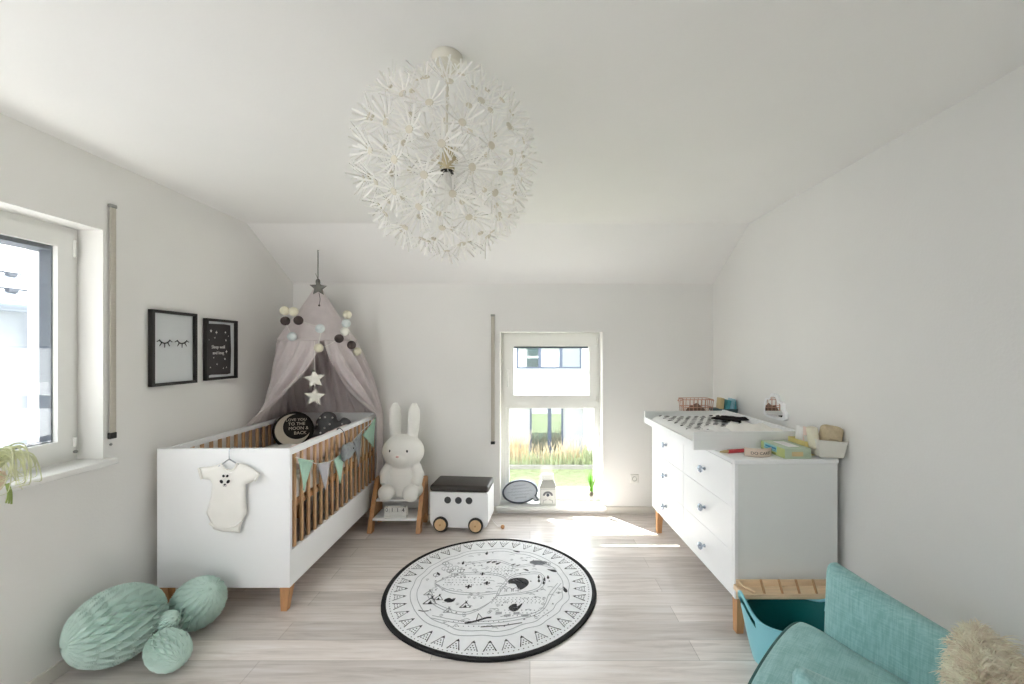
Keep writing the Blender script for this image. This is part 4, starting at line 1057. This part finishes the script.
# cloud mirror on the wall
t = thing('cloud_mirror', 'small cloud shaped white mirror hung on the wall above the changing tray', 'mirror', (XR, 2.865, 1.098))
co_ = smoothpoly([(a*.92, b*.92) for a, b in [(-.125, -.075), (-.14, -.03), (-.11, .0), (-.105, .04), (-.055, .055), (-.03, .092), (.03, .098), (.065, .06), (.105, .055), (.125, .02), (.135, -.03), (.12, -.075), (.0, -.085)]], 5)
m = MB().prism([(a, b) for a, b in co_], -.022, 0, 'yz'); part('frame', m, 'lacquer', t, bevel=.003)
m = MB().prism([(a*.8, b*.8) for a, b in co_], -.0235, -.0222, 'yz'); part('glass', m, 'mirror', t)
# things on the near end of the dresser top
t = thing('long_carton', 'pale green long carton with lime side on the dresser top', 'carton', D(.34, .112, .9147), DR)
m = MB().rbox(-.071, .071, -.108, .108, 0, .055, .003); part('box', m, 'pale_green', t, smooth=40)
m = MB().box(-.0722, -.0712, -.106, .106, .004, .051); part('side_label', m, 'lime_green', t)
m = MB().box(-.0732, -.0722, -.04, .075, .02, .051); part('aqua_label', m, 'aqua_print', t)
m = MB().box(-.0742, -.0732, -.035, .06, .032, .042).box(-.0742, -.0732, -.035, .07, .023, .027); part('blue_lettering', m, 'blue_print', t)
m = MB().box(-.0732, -.0722, -.03, .1, .005, .014); part('olive_label', m, 'olive_print', t)
m = MB().box(-.035, .025, -.1095, -.1085, .014, .038); part('end_label', m, 'sand_print', t)
m = MB().rbox(-.03, .03, -.07, .06, .0552, .0575, .002); part('opening_flap', m, 'pad_white', t, smooth=40)
# open yellow carton with tubes behind
t = thing('tube_carton', 'open yellow and white carton holding cream tubes against the wall', 'carton', D(.448, .148, .9147), DR)
m = MB().box(-.02, .055, -.072,   .072, 0, .004).box(-.02, -.017, -.072,   .072, .004, .075).box(-.017, .055, -.072, -.069, .004, .075).box(-.017, .055, .069, .072, .004, .075); part('box', m, 'yellow_print', t)
m = MB().prism([(-.072, .004), (  .072, .004), (  .072, .12), (.0, .128), (-.072, .11)], .0525, .055, 'yz'); part('back_panel', m, 'tube_white', t)
for y, c, h in ((-.045, 'tube_pink', .135), (-.015, 'tube_pink', .14), (.017, 'tube_white', .13), (.047, 'tube_white', .138)):
    tt = thing('cream_tube', {-.045: 'pink cream tube standing first in the yellow carton', -.015: 'pink cream tube standing second in the yellow carton', .017: 'white cream tube standing third in the yellow carton', .047: 'white cream tube at the far end of the yellow carton'}[y], 'tube', D(.467, .148+y, .92), DR, 'cream tubes in the carton')
    m = MB().lathe([(.0001, 0), (.012, 0), (.0125, .002), (.0125, .03)], 16, capb=False, capt=True); part('cap', m, 'sand_print', tt, smooth=40)
    m = MB(); m.grid(16, 6, lambda u, v: ((.0135-.0125*v)*math.cos(2*PI*u), (.0135+.004*v)*math.sin(2*PI*u), .031+(h-.031)*v), closeu=True); part('tube', m, c, tt, smooth=60)
# red brush and lettered band
t = thing('red_pen', 'red marker pen lying on the dresser top in front of the tray', 'pen', D(.09, .15, .9147), DR+R(10))
m = MB().tube([(-.055, 0, .0105), (.065, 0, .0105)], .0105, 14); part('barrel', m, 'red_plastic', t, smooth=40)
m = MB().tube([(-.105, 0, .0105), (-.098, 0, .0105), (-.08, 0, .0105), (-.0555, 0, .0105)], [.003, .005, .008, .0085], 14); part('tip', m, 'sand_print', t, smooth=40)
t = thing('lettered_band', 'cream curved fabric band with black lettering beside the red pen', 'band', D(.165, .06, .9147), DR)
def bandf(u, v):
    a = R(-150+120*u); return (.115*math.cos(a)*.75, .05+.09*math.sin(a)*.8, .002+.046*v)
m = MB().grid(24, 4, bandf); o = part('band', m, 'cream_band', t, smooth=180)
so = o.modifiers.new('cloth', 'SOLIDIFY'); so.thickness = .004; so.offset = -1
l = lettering('lettering', 'DO CARE?', .0215, TM((0, 0, .022), (PI/2, 0, 0)), 'black_ink', t, .0003)
for v in l.data.vertices:
    u = .5+v.co.x/.135*.85; p3 = bandf(max(0, min(1, u)), 0); v.co.x = p3[0]; v.co.y = p3[1]-.0012+(v.co.y)*.5
# white tray with towels against the wall
t = thing('storage_tray', 'white open tray hung at the wall end of the dresser', 'tray', (1.583, 2.262, .921), R(-3))
m = MB().prism([(-.066, .004), (.052, 0), (.072, .082), (-.084, .095)], -.05, -.046, 'xz').prism([(-.066, .004), (.052, 0), (.072, .082), (-.084, .095)], .066, .07, 'xz')
m.prism([(-.066, .004), (.052, 0), (.052, .004), (-.066, .008)], -.046, .066, 'xz')
m.prism([(-.066, .008), (-.062, .008), (-.08, .095), (-.084, .095)], -.046, .066, 'xz').prism([(.048, .004), (.052, .004), (.072, .082), (.068, .082)], -.046, .066, 'xz')
part('shell', m, 'tray_plastic', t)
m = MB().rbox(-.05, .052, -.03, .045, .0, .11, .026, M=TM((.012, 0, .045), (0, R(10), 0)), seg=4)
o = finish('rolled_towel', m, 'terry', smooth=60, loc=(1.583, 2.262, .927)); tag(o, 'beige towelling bundle lying in the white tray', 'towel')
m = MB().rbox(-.02, .02, -.025, .03, .03, .145, .012, M=TM((-.062, .0, .01), (0, R(-8), 0)), seg=3)
o = finish('folded_cloth', m, 'lime_green', smooth=60, loc=(1.583, 2.262, .921)); o.data.materials[0] = MATS['felt_cream']; tag(o, 'folded cream cloth beside the towel bundle in the tray', 'cloth')
# pale wooden peg ledge at the dresser's end
t = thing('peg_ledge', 'pale wooden ledge with slanting pegs against the dresser end above the teal tub', 'ledge', (1.06, 2.196, 0), 0)
m = MB().rbox(-.012, .47, -.098, -.004, .252, .27, .003); m.rbox(-.012, .004, -.098, -.004, .27, .277, .002).rbox(.004, .47, -.098, -.09, .27, .277, .002); part('board', m, 'pine', t, smooth=40)
for x in (.105, .195, .28, .365):
    m = MB().tube([(x+.004, -.078, .27), (x-.012, -.072, .336)], .006, 10); part('peg', m, 'beech', t, smooth=60)
m = MB().tube(smoothline([(.012, -.01, .3), (.02, -.03, .285), (.06, -.08, .276)], 5), .006, 8); part('corner_brace', m, 'pine', t, smooth=60)
m = MB().rbox(.004, .47, -.0038, -.0002, .2, .3, .0015); part('back_strip', m, 'pine', t, smooth=40)

# ------------------------------------------------------------------ teal flexible tub
TBX, TBY = 1.243, 2.022
t = thing('storage_tub', 'teal flexible plastic tub with handles on the floor beside the armchair', 'tub', (TBX, TBY, 0))
TH = .238
def rim(a): return TH+.095*abs(math.cos(a))**16-.02*max(0, -math.sin(a))
def tub(off):
    def fn(u, v):
        a = 2*PI*u; h = rim(a); z = .006+off+(h-.006-off)*v
        r = (.170+.065*(z/.28)**.85)-off
        return (r*math.cos(a), (r*.66-off*.3)*math.sin(a), z)
    return fn
def cut(mb):
    # handle holes near both raised ends
    kill = []
    for f in mb.bm.faces:
        c = f.calc_center_median(); a = math.atan2(c.y/.66, c.x)
        d = min(abs(a), PI-abs(a)); top = rim(a)
        if d < R(24) and c.z > top-.055 and c.z < top-.02: kill.append(f)
    bmesh.ops.delete(mb.bm, geom=kill, context='FACES')
    return mb
m = cut(MB().grid(120, 60, tub(0), closeu=True)); m.lathe([(.0001, .006), (.168, .006)], 60, TM((0, 0, 0), (0, 0, 0), (1, .66, 1)), capb=False, capt=False); part('outside', m, 'tub', t, smooth=180)
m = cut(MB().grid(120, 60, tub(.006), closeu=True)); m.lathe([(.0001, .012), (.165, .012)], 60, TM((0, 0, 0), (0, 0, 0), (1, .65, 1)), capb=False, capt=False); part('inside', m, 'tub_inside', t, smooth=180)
m = MB().tube([(tub(.003)(i/120, 1)) for i in range(120)], .0065, 8, closed=True); part('rim', m, 'tub', t, smooth=60)

# ------------------------------------------------------------------ armchair
ac = thing('armchair', 'turquoise fabric armchair with splayed wing arms in front of the bare wall', 'armchair', (1.02, 1.22, 0), R(45))
# local axes: +y the way it faces, +x the sitter's right
m = MB().rbox(-.27, .27, -.3, .27, .17, .30, .03, seg=4); part('seat_base', m, 'chair_cloth', ac, smooth=60)
seat = smoothpoly([(-.335, .25), (-.292, .307), (0, .325), (.292, .307), (.335, .25), (.27, .10), (.19, -.12), (.12, -.26), (0, -.28), (-.12, -.26), (-.19, -.12), (-.27, .10)], 6)
def seatmesh(k, z): return [(a*k, b*k, z) for a, b in seat]
m = MB(); lv = [(.90, .305), (.965, .31), (.995, .325), (1., .345), (1., .40), (.993, .418), (.96, .432), (.86, .441), (.6, .447), (.3, .449)]
n = len(seat); vs = []
for k, z in lv: vs += seatmesh(k, z)
fs = [(i*n+j, i*n+(j+1) % n, (i+1)*n+(j+1) % n, (i+1)*n+j) for i in range(len(lv)-1) for j in range(n)]+[tuple(range(n))[::-1], tuple(range((len(lv)-1)*n, len(lv)*n))]
m._add(vs, fs); sc = part('seat_cushion', m, 'chair_cloth', ac, smooth=70)
m = MB().tube(seatmesh(.999, .417), .0055, 8, closed=True); m.tube(seatmesh(.996, .33), .0055, 8, closed=True); part('piping', m, 'chair_piping', sc, smooth=60)
def wing(s):
    back = 0. if s > 0 else .05
    # inner face runs from the front edge back along the seat and bends round behind
    ln = smoothline([(s*.305+.02*s*(-back*8), .20-back, 0), (s*.262, .10-back*.6, 0), (s*.213, -.03, 0), (s*.165, -.16, 0), (s*.115, -.265, 0), (s*.03, -.325, 0)], 6); N = len(ln)
    m = MB(); th = .088
    def sec(i):
        p = ln[i]; d = (ln[min(i+1, N-1)]-ln[max(i-1, 0)]).normalized(); nrm = Vector((-d.y, d.x, 0))*(-s if False else 1)
        if nrm.x*s < 0 and abs(nrm.x) > .2: nrm = -nrm
        if abs(nrm.x) <= .2 and nrm.y > 0: nrm = -nrm
        u = i/(N-1); top = .683-.125*u; lean = .05
        endk = min(1, (i+.0)/3.) if i < 3 else 1
        t_ = th*(.72+.28*math.sin(endk*PI/2)); o_ = (th-t_)/2
        prof = [(0, .2), (0, .36), (.0, .5), (.0, top-.03), (.010, top-.009), (.028, top), (th-.028, top), (th-.01, top-.009), (th, top-.03), (th, .5), (th, .36), (th, .2)]
        out = []
        for a, z in prof:
            a2 = o_+a/th*t_
            q = p+nrm*(a2+lean*(z-.43)); out.append((q.x, q.y, z))
        return out
    secs = [sec(i) for i in range(N)]; k = len(secs[0])
    # rounded front edge: one extra section pushed forward
    f0 = secs[0]; d0 = (ln[0]-ln[1]).normalized()
    c = [sum(v[j] for v in f0)/k for j in range(3)]
    def shr(v, q, push, dz):
        mid = Vector(((f0[0][0]+f0[-1][0])/2, (f0[0][1]+f0[-1][1])/2, 0)) 
        j = f0.index(v); opp = f0[k-1-j]; mm = (Vector(v)+Vector(opp))/2
        w = mm+(Vector(v)-mm)*q+d0*push; w.z = v[2]-(dz if v[2] > .6 else 0)
        return tuple(w)
    allsec = [[shr(v, .55, .02, .014) for v in f0], [shr(v, .85, .012, .004) for v in f0]]+secs
    vs = [v for sct in allsec for v in sct]; M_ = len(allsec)
    fs = [(i*k+j, i*k+(j+1) % k, (i+1)*k+(j+1) % k, (i+1)*k+j) for i in range(M_-1) for j in range(k)]+[tuple(range(k))[::-1], tuple(range((M_-1)*k, M_*k))]
    m._add(vs, fs)
    return part('wing', m, 'chair_cloth', ac, smooth=60)
wing(1); wing(-1)
for sx in (-1, 1):
    for y in (.2, -.24):
        m = MB().tube([(sx*(.2 if y > 0 else .12), y, .172), (sx*(.22 if y > 0 else .13), y*1.08, 0)], [.019, .012], 12); part('leg', m, 'oak_leg', ac, smooth=60)
# shaggy cushion on it
fc = thing('shaggy_cushion', 'shaggy cream fur cushion leaning in the turquoise armchair', 'cushion', (1.225, 1.075, .505))
fc.rotation_euler = (R(-22), 0, R(45))
sq = smoothpoly([(-.175, -.175), (0, -.185), (.175, -.175), (.185, 0), (.175, .175), (0, .185), (-.175, .175), (-.185, 0)], 4)
m = MB().puff(sq, .075, .12, .03, 'xz'); body = part('cover', m, 'fur', fc, smooth=180)
rn = random.Random(21); m = MB()
body.data.update()
polys = [(p.center.copy(), p.normal.copy(), p.area) for p in body.data.polygons]
tot = sum(a for *_, a in polys)
for c, nn, a in polys:
    for _ in range(max(2, int(8000*a/tot+rn.random()))):
        p = c+Vector((rn.uniform(-.014, .014), rn.uniform(-.006, .006), rn.uniform(-.014, .014)))
        d = (nn+Vector((rn.uniform(-.8, .8), rn.uniform(-.8, .8), rn.uniform(-.95, .45)))).normalized()
        L_ = rn.uniform(.022, .046); w = rn.uniform(.0012, .0026); sd = d.orthogonal().normalized()
        sd = (Matrix.Rotation(rn.uniform(0, 2*PI), 3, d) @ sd)*w; vs = []
        curl = Vector((rn.uniform(-.3, .3), rn.uniform(-.3, .3), -.55))
        for tt_ in (0, .35, .7, 1):
            q = p+d*L_*tt_+curl*L_*tt_*tt_*.7; k = 1-.8*tt_**2; vs += [q-sd*k, q+sd*k]
        m._add(vs, [(0,1,3,2), (2,3,5,4), (4,5,7,6)])
for _ in range(1500):
    i = rn.randrange(len(sq)); e0 = Vector(sq[i]); e1 = Vector(sq[i-1]); q0 = e0.lerp(e1, rn.random()); p = Vector((q0.x*.99, rn.uniform(-.012, .012), q0.y*.99))
    d = (Vector((q0.x, 0, q0.y)).normalized()+Vector((rn.uniform(-.5, .5), rn.uniform(-1., 1.), rn.uniform(-.7, .4)))).normalized()
    L_ = rn.uniform(.022, .046); w = rn.uniform(.0012, .0026); sd = (Matrix.Rotation(rn.uniform(0, 2*PI), 3, d) @ d.orthogonal().normalized())*w; vs = []
    for tt_ in (0, .35, .7, 1):
        q = p+d*L_*tt_+Vector((0, 0, -.5))*L_*tt_*tt_*.7; k = 1-.8*tt_**2; vs += [q-sd*k, q+sd*k]
    m._add(vs, [(0,1,3,2), (2,3,5,4), (4,5,7,6)])
o = part('fur_pile', m, 'fur', fc, smooth=180); o['kind'] = 'stuff'

# ------------------------------------------------------------------ on the sill of the low window
t = thing('speech_bubble_board', 'oval speech bubble shaped message board with dark rim on the window sill', 'message board', (-.09, 3.945, .1745), R(-6))
t.rotation_euler = (R(-7), R(-7), R(-4))
ov = [(.166*math.cos(2*PI*i/48), .103*math.sin(2*PI*i/48)) for i in range(48)]
def bubble(k, d):
    o = []
    for i in range(48):
        a = 2*PI*i/48; x, y = k*.166*math.cos(a), k*.103*math.sin(a)
        if i == 42: o += [(x, y), (.125+d*.4, -.098-d)] ; continue
        if i == 43: o += [(.165+d, -.096-d*.6)]; continue
        o.append((x, y))
    return o
def ringprism(mb, a, b, h0, h1):
    n = len(a); vs = [(x, h0, z) for x, z in a]+[(x, h0, z) for x, z in b]+[(x, h1, z) for x, z in a]+[(x, h1, z) for x, z in b]
    fs = []
    for i in range(n):
        j = (i+1) % n
        fs += [(i, j, n+j, n+i), (2*n+i, 3*n+i, 3*n+j, 2*n+j), (i, 2*n+i, 2*n+j, j), (n+i, n+j, 3*n+j, 3*n+i)]
    mb._add(vs, fs)
m = MB(); ringprism(m, bubble(1, 0), bubble(.9, -.014), -.034, .034); part('rim', m, 'grey_rim', t, smooth=40)
m = MB().prism(bubble(.91, -.013), -.022, .02, 'xz'); part('face', m, 'board_face', t)
m = MB(); rn = random.Random(2)
for k in range(5):
    y = .055-.027*k; x0 = -.115+.03*abs(k-2); x1 = .115-.03*abs(k-2)
    m.tube([(x0+(x1-x0)*i/40, -.0225, y+.009*math.sin(i*1.7+k)*math.sin(i*.6+k*2)) for i in range(41)], .0017, 5)
part('scribble', m, 'scrawl', t)
t = thing('milk_carton_lamp', 'white milk carton shaped lantern with grey face on the window sill', 'lantern', (.163, 3.93, .0675))
cw, cd, chh = .078, .055, .155
m = MB().rbox(-cw, cw, -cd, cd, 0, chh, .004); part('body', m, 'carton_white', t, smooth=40)
m = MB().prism([(-cw, chh), (cw, chh), (cw-.028, chh+.062), (-cw+.028, chh+.062)], -.0, .0, 'xz') if False else MB()
m._add([(-cw, -cd, chh), (cw, -cd, chh), (cw, cd, chh), (-cw, cd, chh), (-cw+.024, -.02, chh+.06), (cw-.024, -.02, chh+.06), (cw-.024, .02, chh+.06), (-cw+.024, .02, chh+.06)], [(0,1,5,4), (1,2,6,5), (2,3,7,6), (3,0,4,7), (4,5,6,7)]); part('gable', m, 'carton_grey', t)
m = MB()._add and MB(); m.rbox(-cw+.022, cw-.022, -.012, .012, chh+.059, chh+.118, .004); part('top_fin', m, 'carton_white', t, smooth=40)
m = MB().prism([(.046*math.cos(R(180*i/16)), .088+.04*math.sin(R(180*i/16))) for i in range(17)], -cd-.0015, -cd-.0003, 'xz'); part('dark_cap', m, 'grey_ink', t)
m = MB().prism([(.030*math.cos(R(360*i/24)), .08+.03*math.sin(R(360*i/24))) for i in range(24)], -cd-.003, -cd-.0015, 'xz'); part('round_patch', m, 'carton_white', t)
m = MB().prism([(.014*math.cos(R(360*i/20)), .095+.014*math.sin(R(360*i/20))) for i in range(20)], -cd-.0042, -cd-.003, 'xz'); part('nose_patch', m, 'grey_rim', t)
m = MB().tube([(-.045, -cd-.001, .02), (-.04, -cd-.001, .045), (0, -cd-.001, .055), (.04, -cd-.001, .045), (.045, -cd-.001, .02)], .0018, 6).tube([(-cw+.012, -cd-.001, .008), (-cw+.012, -cd-.001, chh-.01), (cw-.012, -cd-.001, chh-.01), (cw-.012, -cd-.001, .008)], .0012, 5); part('grey_outline', m, 'grey_ink', t)
t = thing('grass_plant', 'green grass plant sprouting from a clear glass pot on the window sill', 'plant', (.563, 3.9, .0675))
m = MB().rbox(-.038, .038, -.038, .038, 0, .008, .003).lathe([(.040, .004), (.044, .09), (.0415, .09), (.0375, .008)], 32, capb=False, capt=False); part('glass_pot', m, 'pot_glass', t, smooth=50)
m = MB().ball((0, 0, .098), (.022, .022, .026), 14); m.tube([(0, 0, .03), (0, 0, .09)], [.012, .02], 12); part('bulb', m, 'bulb_root', t, smooth=60)
m = MB(); rn = random.Random(4)
for k in range(34):
    a = rn.uniform(0, 2*PI); l = rn.uniform(.11, .205); b = rn.uniform(.005, .045)
    r0 = rn.uniform(0, .014)
    p = [Vector((r0*math.cos(a)+b*q*q*math.cos(a), r0*math.sin(a)+b*q*q*math.sin(a), .112+l*q)) for q in (0, .35, .7, 1)]
    m.tube(p, [.0036, .0046, .0032, .0006], 5, flat=.4)
part('blades', m, 'blade', t, smooth=60)
# air plant at the left window
t = thing('air_plant', 'curly pale green air plant in a small pot on the side window sill', 'plant', (-2.095, 1.645, .9355))
m = MB().lathe([(.0001, 0), (.03, 0), (.042, .02), (.046, .045), (.04, .07), (.032, .072), (.03, .06), (.0001, .055)], 24, capb=False, capt=False); part('pot', m, 'shell_pot', t, smooth=60)
m = MB(); rn = random.Random(17)
for k in range(80):
    a = 2*PI*k/80+rn.uniform(-.1, .1); R1 = rn.uniform(.06, .115); hgt = rn.uniform(.06, .13)
    if math.cos(a) < 0: R1 *= .55
    dx, dy = math.cos(a), math.sin(a); sx_, sy_ = -dy, dx; tw = rn.uniform(-.06, .06); dn = rn.uniform(-.02, .05)
    pts = smoothline([(0, 0, .06), (dx*R1*.5, dy*R1*.5, .06+hgt*.8), (dx*R1+sx_*tw*.4, dy*R1+sy_*tw*.4, .06+hgt*.75), (dx*R1*1.08+sx_*tw, dy*R1*1.08+sy_*tw, .03+dn), (dx*R1*.72+sx_*tw*1.5, dy*R1*.72+sy_*tw*1.5, .012+dn)], 5)
    pts = [Vector((max(q.x, -.1), q.y, q.z if q.x > .07 else max(q.z, .006))) for q in pts]
    n = len(pts); m.tube(pts, [.0048*(1-.75*i/(n-1)) for i in range(n)], 5, flat=.5)
part('leaves', m, 'air_leaf', t, smooth=60)
m = MB()
for k in range(3):
    a = R(-65+k*7); m.tube(smoothline([(.085, -.015+.004*k, .035), (.1, -.02+.005*k, .0), (.098+.003*k, -.025+.006*k, -.035-.004*k)], 4), .003, 5)
part('dangling_tips', m, 'air_tip', t, smooth=60)
# ------------------------------------------------------------------ dandelion pendant lamp
PX, PY, PZ = -.272, 1.395, 2.075
lp = thing('pendant_lamp', 'large white dandelion ball pendant lamp hanging from the ceiling', 'pendant lamp', (PX, PY, PZ))
zc = ZC-PZ
m = MB().lathe([(.0001, zc-.036), (.03, zc-.036), (.046, zc-.03), (.05, zc-.02), (.05, zc-.0005)], 40, capb=False, capt=True); part('ceiling_cup', m, 'lamp_plate', lp, smooth=40)
m = MB().tube([(0, 0, zc-.036), (0, 0, .055)], .0035, 8)
for k in range(9): m.tube([(0, 0, zc-.07-.028*k), (0, 0, zc-.084-.028*k)], .0055, 10)
part('cord', m, 'lamp_plate', lp, smooth=60)
m = MB().lathe([(.006, .075), (.02, .07), (.024, .05), (.024, .0), (.02, -.005)], 28, capb=False); part('socket', m, 'brass_pale', lp, smooth=40)
m = MB().tube([(0, 0, -.004), (0, 0, -.012)], .021, 20); part('socket_ring', m, 'black_plastic', lp, smooth=40)
m = MB().lathe([(.012, -.012), (.014, -.025), (.028, -.055), (.032, -.075), (.027, -.098), (.012, -.112), (.0001, -.114)], 24, capb=True, capt=False); part('bulb', m, 'lamp_paper', lp, smooth=60)
m = MB().ball((0, 0, .03), (.036, .036, .02), 24); part('rod_hub', m, 'brass_pale', lp, smooth=60)
# one flower, built along +Z from the hub: wire, fan of paper strips
RL = .262
def flower_mesh(seed):
    rn = random.Random(seed); m = MB()
    m.tube([(0, 0, .03), (0, 0, RL)], .0013, 5)
    n = 12
    for k in range(n):
        a = 2*PI*(k+rn.uniform(-.15, .15))/n; l = rn.uniform(.046, .06); up = rn.uniform(.022, .046)
        d = Vector((math.cos(a), math.sin(a), 0)); e = Vector((-d.y, d.x, 0)); vs = []
        for q, w in ((0.0, .0016), (.35, .0026), (.75, .0034), (1., .0028)):
            p = Vector((0, 0, RL+.0005))+d*(.006+l*q)+Vector((0, 0, up*q**1.4)); w *= .95
            vs += [p-e*w, p+e*w]
        m._add(vs, [(0,1,3,2), (2,3,5,4), (4,5,7,6)])
    bm = m.bm
    o = part('flower', m, 'lamp_paper', lp)
    m = MB().lathe([(.0001, RL-.001), (.0105, RL-.001), (.0115, RL+.001), (.0105, RL+.0035), (.0001, RL+.004)], 16, capb=False, capt=False)
    part('flower_disc', m, 'lamp_disc', o, smooth=40)
    return o
protos = [flower_mesh(k) for k in range(3)]
NF = 96; ga = PI*(3-math.sqrt(5)); cnt = 0
for k in range(NF):
    z = 1-2*(k+.5)/NF; r = math.sqrt(1-z*z); a = ga*k
    d = Vector((r*math.cos(a), r*math.sin(a), z))
    if z > .955: continue
    o = protos[cnt] if cnt < 3 else copy_tree(protos[cnt % 3], lp)
    q = Vector((0, 0, 1)).rotation_difference(d).to_matrix().to_4x4()
    s = .94+.1*random.random()
    o.matrix_local = Matrix.Translation((0, 0, .012)) @ q @ Matrix.Rotation(random.uniform(0, PI), 4, 'Z') @ Matrix.Diagonal((1, 1, s, 1))
    cnt += 1
